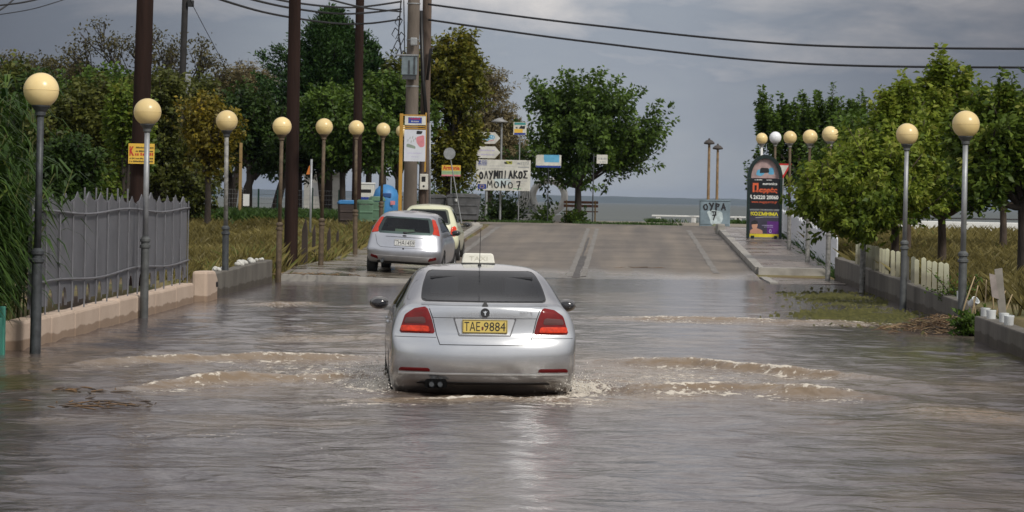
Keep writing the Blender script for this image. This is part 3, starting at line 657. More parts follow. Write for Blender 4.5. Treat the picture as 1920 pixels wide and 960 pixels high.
def build_taxi():
    silver = carpaint('silver_paint', (.56, .57, .59), .78, .26)
    T = thing('taxi', 'silver taxi sedan with cream roof sign ploughing through the flood, seen from behind', 'car', (-1.275, 26.6, -.275), math.radians(5.5))
    def sec(y, z8, w8, crown, zb=.98, wb=.865, low=.24, wl=.84, wm=.885, top=None, yo=None, bow=0., z6=None):
        zb = min(zb, z8-.07)
        zs = [low, low+.10, .50, .68, .82, zb, zb+(z8-zb)*.16 if z6 is None else z6, zb+(z8-zb)*.62, z8]
        ws = [wl, wl+.03, wm, wm, wm-.005, wb, wb-.045, w8+(wb-.045-w8)*.48, w8]
        return (y, zs, ws, crown, yo, bow)
    rear = (0, [.365, .388, .475, .67, .80, .83, .995, 1.07, 1.092], [.70, .775, .825, .84, .85, .845, .81, .755, .72], .035,
            [.10, .06, .028, .0, .055, .092, .095, .09, .125], .17)
    r2 = (.29, [.31, .37, .475, .67, .80, .835, 1.0, 1.075, 1.115], [.80, .845, .868, .875, .878, .872, .842, .772, .71], .035, None, 0)
    S = [rear, r2, sec(.46, 1.155, .685, .035, wb=.86), sec(.70, 1.24, .655, .04, wb=.86), sec(1.0, 1.34, .625, .045), sec(1.35, 1.405, .60, .045), sec(1.8, 1.42, .595, .045),
         sec(2.25, 1.42, .575, .045), sec(2.65, 1.36, .58, .045, wb=.86), sec(3.05, 1.17, .62, .05, zb=.95, wb=.86), sec(3.4, .985, .68, .04, zb=.9, wb=.86), sec(3.8, .93, .66, .04, zb=.84, wb=.85),
         sec(4.15, .87, .62, .035, zb=.78, wb=.82, wm=.87), (4.42, [.26, .32, .42, .52, .62, .70, .72, .74, .76], [.72, .78, .80, .80, .79, .76, .74, .7, .6], .03, None, 0),
         (4.57, [.28, .33, .42, .5, .58, .64, .66, .68, .70], [.55, .6, .64, .64, .63, .6, .58, .55, .5], .02, None, .15)]
    B = CarBody(S); glass_p = rounded([(-.59, 1.137), (.59, 1.137), (.565, 1.27), (.505, 1.397), (-.505, 1.397), (-.565, 1.27)], .05)
    frit_p = rounded([(-.60, 1.130), (.60, 1.130), (.575, 1.27), (.515, 1.405), (-.515, 1.405), (-.575, 1.27)], .05)
    sideg = rounded([(.78, 1.03), (1.05, 1.19), (1.45, 1.32), (2.3, 1.34), (2.62, 1.28), (3.08, 1.04), (3.08, 1.0)], .04)
    wsc = rounded([(-.62, 1.02), (.62, 1.02), (.52, 1.36), (-.52, 1.36)], .05)
    inner = rounded([(-.56, 1.16), (.56, 1.16), (.48, 1.38), (-.48, 1.38)], .05)
    sin = rounded([(.90, 1.05), (1.1, 1.18), (1.45, 1.29), (2.3, 1.31), (2.6, 1.25), (2.98, 1.05)], .04)
    B.body('body', [silver, dark_in], T, [(sx*.8, yy, .31) for sx in (-1, 1) for yy in (.99, 3.56)], .345, [('rear', inner), ('right', sin), ('left', sin), ('front', rounded([(-.56, 1.06), (.56, 1.06), (.46, 1.33), (-.46, 1.33)], .05))])
    # rear glass with its black border
    fr = B.patch('rear_window', frit_p, 'rear', None, T, .002, 60, 40); fr.data.materials.clear(); fr.data.materials.append(black)
    bm = bmesh.new(); bm.from_mesh(fr.data)
    bmesh.ops.delete(bm, geom=[f for f in bm.faces if inpoly(tuple(f.calc_center_median()[i] for i in (0, 2)), rounded([(-.545, 1.172), (.545, 1.172), (.462, 1.362), (-.462, 1.362)], .05))], context='FACES'); bm.to_mesh(fr.data); bm.free()
    B.patch('pane', glass_p, 'rear', tint, fr, .005, 26, 14, skirt=0)
    for sd in ('left', 'right'): B.patch('side_window', sideg, sd, tint, T, .004, 26, 8, skirt=.004)
    B.patch('windscreen', wsc, 'front', tint, T, .004, 20, 10, skirt=.004)
    for sg in (-1, 1):
        o = rounded([(sg*.80, .835), (sg*.462, .835), (sg*.497, .97), (sg*.54, 1.082), (sg*.635, 1.080), (sg*.745, 1.01)], .02)
        tl = B.patch('tail_light', o, 'rear', red_lens, T, .004, 16, 14, .012)
        B.patch('reflector', rounded([(sg*.78, .848), (sg*.51, .848), (sg*.522, .905), (sg*.777, .905)], .015), 'rear', red_bright, tl, .018, 12, 6, .003)
        B.patch('indicator_lens', rounded([(sg*.75, .925), (sg*.545, .925), (sg*.558, .99), (sg*.73, .985)], .02), 'rear', smoke_lens, tl, .018, 12, 6, .003)
        B.patch('bumper_reflector', rounded([(sg*.80, .482), (sg*.50, .482), (sg*.52, .515), (sg*.785, .515)], .012), 'rear', red_dark, T, .003, 14, 4, .003)
    gap(B, T, [(-.53, 1.095), (-.485, .97), (-.450, .82), (-.42, .735), (.42, .735), (.450, .82), (.485, .97), (.53, 1.095)], 'rear', .008)
    gap(B, T, [(-.49, .985), (-.295, .985)], 'rear', .005); gap(B, T, [(.295, .985), (.49, .985)], 'rear', .005)
    gap(B, T, [(-.84, .80), (-.455, .80)], 'rear', .005); gap(B, T, [(.455, .80), (.84, .80)], 'rear', .005)
    for sd in ('left', 'right'):
        gap(B, T, [(1.02, .98), (1.08, .9), (1.25, .62), (1.32, .35)], sd, .008); gap(B, T, [(1.95, 1.33), (1.93, .9), (1.93, .33)], sd, .008); gap(B, T, [(2.95, .98), (2.98, .8), (2.98, .35)], sd, .008)
        gap(B, T, [(.45, .82), (.72, .80)], sd, .006)
    B.patch('plate_recess', rounded([(-.285, .985), (.285, .985), (.235, .828), (-.235, .828)], .02), 'rear', pm('silver_recess', (.60, .61, .63), .35, .6), T, .004, 16, 8, skirt=.006)
    rm = MB(); B.line(rm, [(-.292, .99), (-.24, .822), (.24, .822), (.292, .99)], 'rear', .014, .003); B.line(rm, [(-.292, .985), (.292, .985)], 'rear', .010, .006); rm.build('recess_edge', pm('recess_painted_shade', (.16, .16, .17), .5, .5), T)  # dark lines paint the shading along the slanted recess edges
    p, n = B.hit('rear', 0, .91); np_ = plate(T, (p.x, p.y-.014, .908), .425, .128, plate_yellow, 'ΤΑΕ|9884', -.08); MB().sheet(rounded([(-.031, -.035), (-.013, -.035), (-.013, .0), (-.031, .0)], .008), -.0065).build('plate_seal', pm('brown_seal', (.12, .03, .02), .5), np_)
    # round badge with a winged arrow
    p, n = B.hit('rear', 0, 1.035); bg_ = MB().lathe([(.001, .006), (.030, .006)], (0, 0, 0), 24, Matrix.Rotation(PI/2, 3, 'X')).lathe([(.030, .010), (.044, .010), (.046, .0), (.028, 0.0)], (0, 0, 0), 28, Matrix.Rotation(PI/2, 3, 'X'))
    bo = bg_.build('badge', ink, T, smooth=False); bo.location = p; bo.rotation_euler = (-.1, 0, 0)
    MB().lathe([(.044, .009), (.049, .008), (.049, 0)], (0, 0, 0), 28, Matrix.Rotation(PI/2, 3, 'X')).sheet([(-.022, .012), (-.004, -.006), (-.004, -.024), (.006, -.024), (.006, -.004), (.022, .016), (.008, .012), (.0, .022), (-.006, .010)], -.013).build('badge_emblem', chrome, bo)
    m = MB(); r = random.Random(3)
    for i, x in enumerate((.33, .36, .392, .423)):
        p, n = B.hit('rear', x+.012, 1.03); q = p.y-.004
        m.add([(x, q, 1.012), (x+.006, q, 1.012), (x+.006, q, 1.048), (x, q, 1.048)], [(0, 1, 2, 3)]); m.add([(x+.006, q, 1.038), (x+.022, q, 1.038), (x+.022, q, 1.046), (x+.006, q, 1.046)], [(0, 1, 2, 3)])
        if i != 2: m.add([(x+.016, q, 1.012), (x+.022, q, 1.012), (x+.022, q, 1.038), (x+.016, q, 1.038)], [(0, 1, 2, 3)])
    p, n = B.hit('rear', .40, 1.0); m.add([(.33, p.y-.004, .998), (.445, p.y-.004, .998), (.445, p.y-.004, 1.003), (.33, p.y-.004, 1.003)], [(0, 1, 2, 3)]); m.build('model_letters', chrome, T)
    B.patch('lip_trim', rounded([(-.60, 1.100), (.60, 1.100), (.59, 1.118), (-.59, 1.118)], .008), 'rear', pm('silver_lip', (.40, .41, .43), .4, .6), T, .004, 24, 3)
    B.patch('bumper_shelf', [(-.80, .455), (.80, .455), (.80, .468), (-.80, .468)], 'rear', pm('bright_bumper_edge', (.66, .66, .66), .3, .6), T, .006, 30, 2)
    B.patch('diffuser', rounded([(-.64, .362), (.64, .362), (.60, .385), (-.60, .385)], .02), 'rear', black, T, .004, 24, 4)
    ex = MB()
    for x in (-.49, -.41): ex.tube([(x, .03, .365), (x, .30, .365)], .03, 16, False).tube([(x, .04, .365), (x, .30, .365)], .024, 16, True)
    ex.build('exhaust', darksteel, T, smooth=True, auto=40)
    MB().sheet(rounded([(-.56, .33), (-.34, .33), (-.35, .415), (-.55, .415)], .03), .045).build('exhaust_cutout', pm('cutout_black', (.006, .006, .006), .95, spec=.05), T)  # flat black sheet; the cutout's inner shade is put into its colour
    p, n = B.hit('rear', 0, 1.10); MB().add([(-.03, p.y-.01, 1.10), (.03, p.y-.01, 1.10), (0, p.y+.02, 1.155), (0, p.y+.06, 1.10)], [(0, 1, 2), (0, 2, 3), (1, 3, 2)]).build('lid_washer', black, T)
    for sg in (-1, 1):
        mirror(T, sg*.965, 2.72, 1.02, silver)
        for yy in (.99, 3.56): wheel(T, sg*.775, yy, .316)
        for hy in (1.38, 2.35):
            p, n = B.hit('right' if sg > 0 else 'left', hy, .89); MB().box((p.x+sg*.02, hy, .89), (.03, .17, .03)).build('door_handle', silver, T, bevel=.008)
        seat(T, sg*.37, 2.05, .52, fabric); seat(T, sg*.36, 1.15, .55, fabric)
    MB().box((0, 2.75, .86), (1.35, .4, .25)).build('dashboard', dark_in, T, bevel=.05)
    MB().box((0, 2.45, 1.29), (.24, .03, .07)).build('inside_mirror', black, T, bevel=.02)
    # roof sign and aerial
    z0 = 1.452; s = MB(); pts = [(-.165, 0), (.165, 0), (.15, .085), (.135, .10), (-.135, .10), (-.15, .085)]
    sg_ = s.prism(pts, -.055, .055).build('roof_sign', pm('cream_plastic', (.74, .72, .63), .4, var=.06), T, bevel=.012); sg_.location = (0, 1.75, z0+.012)
    MB().prism([(-.17, 0), (.17, 0), (.165, .018), (-.165, .018)], -.06, .06).build('sign_base', black, sg_).location = (0, 0, -.016)
    MB().text('TAXI', -.09, .028, .18, .042, -.058).build('sign_lettering', pm('faded_print', (.56, .54, .45), .6), sg_)
    p, n = B.hit('top', 0, 1.42); MB().tube([p+Vector((0, 0, -.01)), p+Vector((0, 0, .025))], [.022, .012], 10).tube([p+Vector((0, 0, .02)), p+Vector((.0, -.12, .36))], [.0035, .0022], 6).build('aerial', black, T)
    return T
build_taxi()

def build_hatch():
    silver = carpaint('pale_silver_paint', (.48, .49, .53), .7, .3)
    H = thing('hatchback', 'parked silver hatchback with tall red tail lights, half on the flooded pavement', 'car', (-4.90, 63.0, .085), math.radians(-2.0))
    H.rotation_euler = (math.radians(.6), math.radians(2.6), math.radians(-2.0))
    def sec(y, z8, w8, crown, zb=.94, wb=.80, wm=.85):
        zb = min(zb, z8-.07); return (y, [.24, .34, .48, .62, .76, zb, zb+(z8-zb)*.18, zb+(z8-zb)*.62, z8], [.80, .83, wm, wm, wm-.01, wb, wb-.03, w8+(wb-.03-w8)*.5, w8], crown, None, 0)
    rear = (0, [.30, .34, .44, .60, .64, .86, .98, 1.20, 1.345], [.66, .74, .80, .82, .80, .77, .74, .66, .57], .045, [.10, .06, .0, -.01, .03, .10, .16, .36, .50], .17)
    r2 = (.26, [.28, .34, .46, .60, .66, .88, 1.0, 1.22, 1.365], [.76, .80, .83, .84, .83, .80, .775, .675, .57], .045, [.04, 0, 0, 0, .02, .09, .16, .34, .45], 0)
    S = [rear, r2, (.50, [.26, .34, .48, .62, .76, .94, 1.02, 1.24, 1.385], [.80, .83, .85, .85, .84, .80, .775, .675, .575], .05, [0, 0, 0, 0, 0, .03, .08, .22, .32], 0),
         sec(1.3, 1.40, .58, .05), sec(1.8, 1.405, .58, .05), sec(2.3, 1.36, .585, .05), sec(2.75, 1.17, .60, .05, .92), sec(3.1, .96, .62, .05, .86), sec(3.5, .88, .6, .04, .78, .78, .83),
         (3.9, [.26, .32, .42, .52, .6, .66, .68, .70, .74], [.7, .76, .78, .78, .77, .74, .72, .66, .56], .03, None, 0), (4.15, [.3, .34, .42, .48, .54, .58, .6, .62, .64], [.5, .55, .58, .58, .57, .55, .53, .5, .45], .02, None, .15)]
    B = CarBody(S); gp = rounded([(-.60, .945), (.60, .945), (.625, 1.03), (.525, 1.315), (-.525, 1.315), (-.625, 1.03)], .05); inner = rounded([(-.55, .98), (.55, .98), (.48, 1.28), (-.48, 1.28)], .05)
    sg_ = rounded([(.62, 1.0), (.85, 1.27), (1.2, 1.33), (2.0, 1.31), (2.3, 1.22), (2.85, .97)], .05); si = rounded([(.72, 1.02), (.9, 1.24), (1.2, 1.29), (2.0, 1.27), (2.25, 1.19), (2.7, 1.0)], .05)
    B.body('body', [silver, dark_in], H, [(sx*.8, yy, .30) for sx in (-1, 1) for yy in (.80, 3.42)], .335, [('rear', inner), ('right', si), ('left', si), ('front', rounded([(-.5, .98), (.5, .98), (.45, 1.28), (-.45, 1.28)], .05))])
    B.patch('rear_window', gp, 'rear', clearg, H, .005, 24, 14)
    for sd in ('left', 'right'): B.patch('side_window', sg_, sd, clearg, H, .004, 22, 8)
    B.patch('windscreen', rounded([(-.6, .96), (.6, .96), (.5, 1.32), (-.5, 1.32)], .05), 'front', clearg, H, .004)
    for sg in (-1, 1):
        o = rounded([(sg*.765, .935), (sg*.60, .965), (sg*.618, 1.05), (sg*.535, 1.30), (sg*.605, 1.29), (sg*.70, 1.12)], .02)
        B.patch('tail_light', o, 'rear', pm('orange_red_lens', (.48, .035, .014), .2, var=.2, scale=6, coat=.2, spec=.3), H, .006, 10, 16, .012)
        B.patch('bumper_reflector', rounded([(sg*.735, .41), (sg*.55, .36), (sg*.58, .44), (sg*.73, .47)], .015), 'rear', red_dark, H, .004, 10, 5, .004)
        mirror(H, sg*.93, 2.35, .98, darksteel)
        for yy in (.80, 3.42): wheel(H, sg*.755, yy, .30, .195)
        seat(H, sg*.36, 1.85, .50, fabric); seat(H, sg*.36, .95, .48, fabric)
    gap(B, H, [(-.66, .90), (-.60, .70), (-.52, .64), (.52, .64), (.60, .70), (.66, .90)], 'rear', .008); gap(B, H, [(-.42, .875), (.42, .875)], 'rear', .012)
    gap(B, H, [(1.35, 1.0), (1.3, .7), (1.25, .35)], 'right', .009); gap(B, H, [(1.35, 1.0), (1.3, .7), (1.25, .35)], 'left', .009)
    sh = MB(); B.line(sh, [(-.70, .455), (.70, .455)], 'rear', .012, .003); sh.build('bumper_edge', pm('bright_trim', (.7, .7, .72), .3, .5), H)
    p, n = B.hit('rear', .02, .76); plate(H, (.02, p.y-.02, .755), .46, .15, plate_white, 'ΖΗΑ1459', -.12)
    p, n = B.hit('rear', 0, .905); b = MB().ball((0, 0, 0), (.048, .012, .02), 16, 8).build('badge', ink, H, smooth=True); b.location = p
    p, n = B.hit('rear', .0, .62); MB().ball(p, (.022, .01, .022), 12, 8).build('tow_cap', ink, H)
    p, n = B.hit('rear', 0, .97); q, n2 = B.hit('rear', .36, 1.03); MB().tube([p+Vector((0, -.02, 0)), q+Vector((0, -.02, 0))], [.014, .006], 6).ball(p, (.05, .03, .03), 12, 8).build('wiper', black, H)
    MB().box((-.05, .62, .98), (.42, .2, .12)).build('papers', pm('pale_papers', (.42, .48, .38), .8), H)
    MB().tube([(-.46, .03, .33), (-.46, .3, .33)], .035, 14, True).build('exhaust', darksteel, H)
    B.patch('under_valance', rounded([(-.6, .30), (.6, .30), (.58, .335), (-.58, .335)], .01), 'rear', black, H, .004, 20, 3)
build_hatch()
def build_cream():
    cream = carpaint('cream_paint', (.66, .66, .46), 0., .35)
    C = thing('small_car', 'parked cream coloured small car standing just ahead of the silver hatchback', 'car', (-5.18, 75.2, .14), math.radians(0.5))
    def sec(y, z8, w8, crown, zb=.98, wb=.77, wm=.83):
        zb = min(zb, z8-.07); return (y, [.26, .36, .50, .64, .8, zb, zb+(z8-zb)*.18, zb+(z8-zb)*.62, z8], [.78, .81, wm, wm, wm-.01, wb, wb-.03, w8+(wb-.03-w8)*.5, w8], crown, None, 0)
    rear = (0, [.32, .36, .46, .62, .68, .92, 1.02, 1.28, 1.44], [.66, .72, .78, .79, .78, .75, .72, .64, .54], .06, [.10, .05, .0, .0, .03, .08, .12, .26, .38], .2)
    r2 = (.27, [.28, .36, .5, .62, .72, .94, 1.04, 1.30, 1.47], [.75, .79, .82, .82, .81, .78, .75, .655, .55], .06, [.05, .03, 0, 0, .02, .07, .12, .25, .35], 0)
    S = [rear, r2, sec(.9, 1.49, .56, .06), sec(1.5, 1.50, .56, .06), sec(2.0, 1.44, .56, .06), sec(2.5, 1.22, .58, .05), sec(2.9, 1.0, .6, .05, .9), sec(3.3, .9, .58, .04, .8),
         (3.6, [.28, .34, .42, .5, .58, .64, .66, .68, .7], [.66, .7, .72, .72, .7, .68, .66, .6, .5], .03, None, .0), (3.78, [.3, .34, .42, .48, .54, .58, .6, .62, .64], [.5, .55, .58, .58, .57, .55, .53, .5, .45], .02, None, .12)]
    B = CarBody(S); gp = rounded([(-.60, 1.0), (.60, 1.0), (.50, 1.41), (-.50, 1.41)], .06); sgp = rounded([(.45, 1.05), (.65, 1.36), (1.0, 1.41), (1.75, 1.38), (2.1, 1.27), (2.6, 1.02)], .05)
    B.body('body', [cream, dark_in], C, [(sx*.8, yy, .29) for sx in (-1, 1) for yy in (.62, 3.0)], .325, [('rear', rounded([(-.52, 1.05), (.52, 1.05), (.44, 1.37), (-.44, 1.37)], .05)), ('right', rounded([(.6, 1.08), (.75, 1.32), (1.0, 1.37), (1.75, 1.34), (2.05, 1.24), (2.4, 1.06)], .04))])
    B.patch('rear_window', gp, 'rear', tint, C, .005, 22, 12)
    for sd in ('left', 'right'): B.patch('side_window', sgp, sd, tint, C, .004, 20, 8)
    B.patch('windscreen', rounded([(-.58, 1.02), (.58, 1.02), (.48, 1.4), (-.48, 1.4)], .05), 'front', tint, C, .004)
    for sg in (-1, 1):
        B.patch('tail_light', rounded([(sg*.74, .70), (sg*.60, .70), (sg*.60, .92), (sg*.70, .98), (sg*.75, .93)], .03), 'rear', red_bright, C, .006, 10, 12, .012)
        mirror(C, sg*.93, 2.15, 1.0, darksteel)
        for yy in (.62, 3.0): wheel(C, sg*.74, yy, .29, .185)
    gap(B, C, [(-.62, .98), (-.56, .6), (.56, .6), (.62, .98)], 'rear', .008); gap(B, C, [(1.2, 1.03), (1.15, .7), (1.1, .36)], 'right', .009)
build_cream()
# ------------------------------------------------------------------ vegetation
def unit(v): return v/np.maximum(np.linalg.norm(v, axis=-1, keepdims=True), 1e-9)
def leaf_cloud(name, P, D, size, mat, parent, r, aspect=.55, tint=None, fold=.25):
    n = len(P); D = unit(D); U = unit(r.normal(0, 1, (n, 3))+np.array([0, 0, .9])); S = unit(np.cross(D, U)); Nn = np.cross(S, D)
    s = size*r.uniform(.65, 1.3, n)[:, None]
    V = np.stack([P, P+D*s*.45+S*s*aspect*.5+Nn*s*fold*.3, P+D*s-Nn*s*fold*.4, P+D*s*.45-S*s*aspect*.5+Nn*s*fold*.3], 1).reshape(-1, 3)
    t = r.rand(n) if tint is None else np.clip(tint+r.normal(0, .16, n), 0, 1)
    return np_mesh(name, V, np.arange(4*n).reshape(n, 4), mat, parent, {'tint': ('FACE', t)})
def limb(mb, a, b, r0, r1, bow, n=6, k=7):
    a, b = Vector(a), Vector(b); mb.tube([a.lerp(b, t)+Vector(bow)*(4*t*(1-t)) for t in np.linspace(0, 1, n)], list(np.linspace(r0, r1, n)), k)
def tree(name, label, loc, trunk, lobes, nsh, lps, leaf, mat, L=(.8, 1.5), spread=.16, up=.55, seed=1, group=None, wood=None, shell=.35, droop=.0, aspect=.55, cat='tree', lean=0., tips=.55, twig=.3):
    r = np.random.RandomState(seed); T = thing(name, label, cat, loc, 0, group)
    th, tr = trunk; top = Vector((lean, 0, th)); tm = MB()
    limb(tm, (0, 0, -.25), top, tr, tr*.72, (lean*-.12+.03, 0, 0), 7, 10)
    for c in lobes: limb(tm, top-Vector((0, 0, .15)), Vector(c[:3]), tr*.55, tr*.16, (0, 0, -.05*th), 6, 6)
    w = np.array([max((c[3]*c[4]*c[5])**.7, .34 if c[3] < .15 else .1) for c in lobes]); w /= w.sum()
    k = r.choice(len(lobes), nsh, p=w); C = np.array([c[:3] for c in lobes])[k]; R = np.array([c[3:6] for c in lobes])[k]
    u = unit(r.normal(0, 1, (nsh, 3))); u[:, 2] = np.where(r.rand(nsh) < .3, u[:, 2], np.abs(u[:, 2])*1.0-.15*(r.rand(nsh)))
    E_ = C+u*R*(r.uniform(shell, 1, nsh)[:, None]**.6)
    d = unit(unit(u*R)*(1-up)+np.array([0, 0, 1.])*up+r.normal(0, .18, (nsh, 3))); ln = r.uniform(L[0], L[1], nsh)
    B = E_-d*ln[:, None]*(1-tips); E2 = E_+d*ln[:, None]*tips
    t = r.rand(nsh, lps)**.85; per = unit(np.cross(d[:, None]+0*t[..., None], r.normal(0, 1, (nsh, lps, 3))))
    P = B[:, None]+(E2-B)[:, None]*t[..., None]+per*(spread*(1.05-.8*t))[..., None]*r.uniform(.3, 1, (nsh, lps))[..., None]
    P[..., 2] -= droop*(t**2)*ln[:, None]
    D = per*.9+d[:, None]*.5+np.array([0, 0, -.35-droop*.5])+r.normal(0, .25, P.shape)
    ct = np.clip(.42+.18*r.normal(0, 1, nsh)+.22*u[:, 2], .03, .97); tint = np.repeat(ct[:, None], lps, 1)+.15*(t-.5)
    for i in np.nonzero(r.rand(nsh) < twig)[0]: limb(tm, B[i]*.8+np.array(C[i])*.2, E2[i]-d[i]*.05, .022, .006, (0, 0, -.03), 3, 4)
    tm.build('trunk', wood or bark, T, smooth=True)
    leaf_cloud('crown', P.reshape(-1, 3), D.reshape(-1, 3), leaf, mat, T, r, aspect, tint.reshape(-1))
    return T
lf_mulb = leafmat('mulberry_leaf', (.028, .060, .010), (.115, .185, .026))
lf_lime = leafmat('lime_leaf', (.065, .115, .013), (.25, .31, .036), (.27, .29, .05), trans=.38)
lf_bright = leafmat('bright_leaf', (.035, .07, .010), (.16, .225, .030), (.25, .27, .05), trans=.36)
lf_dark = leafmat('dark_leaf', (.015, .034, .009), (.058, .10, .018))
lf_olive = leafmat('olive_leaf', (.038, .052, .010), (.135, .145, .030))
lf_yellow = leafmat('yellowing_leaf', (.075, .075, .010), (.22, .17, .018), (.34, .25, .03))
lf_ygreen = leafmat('yellow_green_leaf', (.06, .075, .010), (.18, .175, .022), (.26, .21, .03))
lf_tan = leafmat('tamarisk_leaf', (.11, .09, .04), (.28, .23, .115))
lf_brown = leafmat('dry_leaf', (.042, .040, .014), (.115, .10, .035))
lf_con = leafmat('conifer_leaf', (.012, .038, .010), (.045, .092, .018), trans=.15)
lf_reed = leafmat('reed_leaf', (.016, .042, .008), (.07, .13, .020), (.15, .19, .04))
lf_grass = leafmat('dry_grass', (.12, .10, .03), (.27, .225, .075), (.15, .19, .05))
lf_green = leafmat('green_weed', (.025, .058, .012), (.08, .14, .03))
def base(px, Y): p = at(px, 400, Y); return (p.x, Y, gz(p.x, Y)-.02)
def hz(px, py, Y, b): return at(px, py, Y).z-b[2]

# -- the mulberry on the far side of the junction
b = (-1.98, 121.0, .92); S_ = 1.07
tree('mulberry_tree', 'leafy green mulberry with splayed shoots beyond the junction, beside the graffiti board', b, (1.7, .17),
     [(-.9, .3, 3.2, 1.2, 1.3, 1.5), (.6, -.3, 3.4, 1.3, 1.3, 1.5), (1.9, .2, 3.1, 1.3, 1.2, .9), (.1, 0, 4.7, 1.5, 1.3, .9), (-1.5, 0, 2.3, .8, 1.0, .8), (1.5, .3, 2.5, 1.3, 1.1, .5), (-.6, -.6, 2.1, .9, .7, .5), (2.7, 0, 3.7, .8, .8, .6), (1.4, 0, 4.9, .8, .8, .6), (-.9, 0, 4.6, .8, .8, .6), (-1.0, -.5, 1.9, .6, .5, .35)],
     380, 70, .20, lf_mulb, (1.2, 2.3), .19, .36, 11, wood=darkbark, shell=.12, tips=.72)
# -- right side
b = base(1512, 108)
tree('mulberry_tree', 'dark upright mulberry with tall slim shoots rising behind the far globe lamps', b, (2.0, .2),
     [(-1.75+.235*i, .5*math.sin(i*2.1), 3.45+.3*math.sin(i*1.7+1), .09, .12, 1.5+.35*math.sin(i*2.9)) for i in range(17)]+[(-.9, 0, 2.1, 1.1, 1.0, .7), (.8, .2, 2.2, 1.2, 1.0, .7), (-1.7, 0, 1.9, .6, .6, .3)],
     470, 66, .15, lf_mulb, (.6, 1.3), .14, .9, 12, wood=darkbark, tips=.6, shell=.02)
def rt(label, px, Y, trunk, lobes, n, lps, leaf, mat, seed, **k):
    b = base(px, Y); tree('mulberry_tree', label, b, trunk, lobes, n, lps, leaf, mat, seed=seed, group='street mulberries on the right', **k)
rt('bright green mulberry hanging low over the picket wall, hiding two globe lamps', 1677, 60, (1.5, .10),
   [(-.3, -.8, 2.2, .65, .9, .7), (-1.15, -.9, 1.75, .6, .9, .6), (-.4, -1.3, 1.6, .65, .9, .4), (-1.35, -1.2, 1.4, .45, .8, .4), (-.6, .4, 2.5, .5, .8, .45), (.25, 0, 2.6, .65, .8, .6), (-.75, -1.3, 1.15, .5, .7, .25), (.3, -.6, 1.7, .6, .8, .5), (-1.75, -1.0, 1.6, .3, .5, .45), (-.2, 0, 3.1, .09, .1, .55), (.2, .2, 3.3, .09, .1, .55)],
   640, 64, .13, lf_lime, 21, L=(.6, 1.3), spread=.12, up=.42, shell=.2)
rt('tall bright mulberry with pointed shoots behind the picket posts', 1765, 61, (1.5, .11),
   [(-.4, 0, 2.65, 1.0, .9, .9), (.7, .2, 2.75, 1.0, .9, .9), (0, 0, 3.0, .9, .8, .6), (.1, -.4, 1.95, 1.1, .8, .38), (1.2, 0, 2.2, .7, .7, .55), (-1.0, -.3, 2.1, .6, .7, .5), (-.12, 0, 3.75, .10, .10, .65), (.38, .1, 3.5, .10, .10, .65), (-.55, 0, 3.25, .09, .10, .6), (.85, .1, 3.1, .10, .10, .65), (1.3, 0, 2.8, .10, .10, .6), (-1.0, 0, 3.0, .10, .10, .6)],
   640, 64, .145, lf_lime, 22, L=(.6, 1.5), spread=.12, up=.72, shell=.2, tips=.62)
rt('mulberry with a thick dark trunk at the right edge, beyond the debris heap', 1917, 52, (1.75, .125),
   [(-.6, 0, 2.5, .75, .8, .75), (.4, .2, 2.5, .9, .8, .9), (-.15, 0, 2.75, .7, .7, .5), (-.7, -.2, 1.9, .6, .6, .35), (.9, 0, 2.1, .7, .6, .6), (-.35, 0, 3.05, .10, .10, .6), (-.9, .1, 2.75, .10, .10, .6), (.2, 0, 3.0, .10, .10, .6)],
   460, 60, .135, lf_bright, 23, L=(.5, 1.2), spread=.12, up=.62, shell=.2, wood=darkbark)
rt('shaded mulberry filling the gap behind the two nearest right lamps', 1700, 76, (1.6, .12),
   [(-1.0, 0, 2.8, 1.1, 1.0, 1.0), (.4, .2, 3.0, 1.1, 1.0, 1.0), (1.7, 0, 2.8, 1.1, 1.0, 1.0), (.3, 0, 2.2, 1.6, 1.0, .4), (-1.5, .2, 2.3, .8, .8, .6)],
   420, 56, .16, lf_mulb, 24, L=(.7, 1.5), spread=.15, up=.65, shell=.15)
rt('shaded mulberry behind the thick trunk at the far right edge', 1880, 80, (1.6, .12),
   [(-.9, 0, 2.9, 1.1, 1.0, 1.0), (.5, .2, 3.1, 1.1, 1.0, 1.1), (1.6, 0, 2.8, 1.1, 1.0, 1.0), (0, 0, 2.2, 1.6, 1.0, .4)],
   360, 56, .16, lf_mulb, 25, L=(.7, 1.5), spread=.15, up=.65, shell=.15)
rt('broad mulberry between the advertising kiosk and the hanging branches', 1585, 88, (1.5, .12),
   [(-.4, 0, 2.2, .8, .9, .9), (.7, .2, 2.6, 1.0, .9, 1.1), (.3, -.2, 1.5, .9, .8, .5), (-.55, -.2, 1.3, .45, .5, .4)],
   260, 56, .16, lf_mulb, 26, L=(.6, 1.3), spread=.15, up=.6, shell=.2)
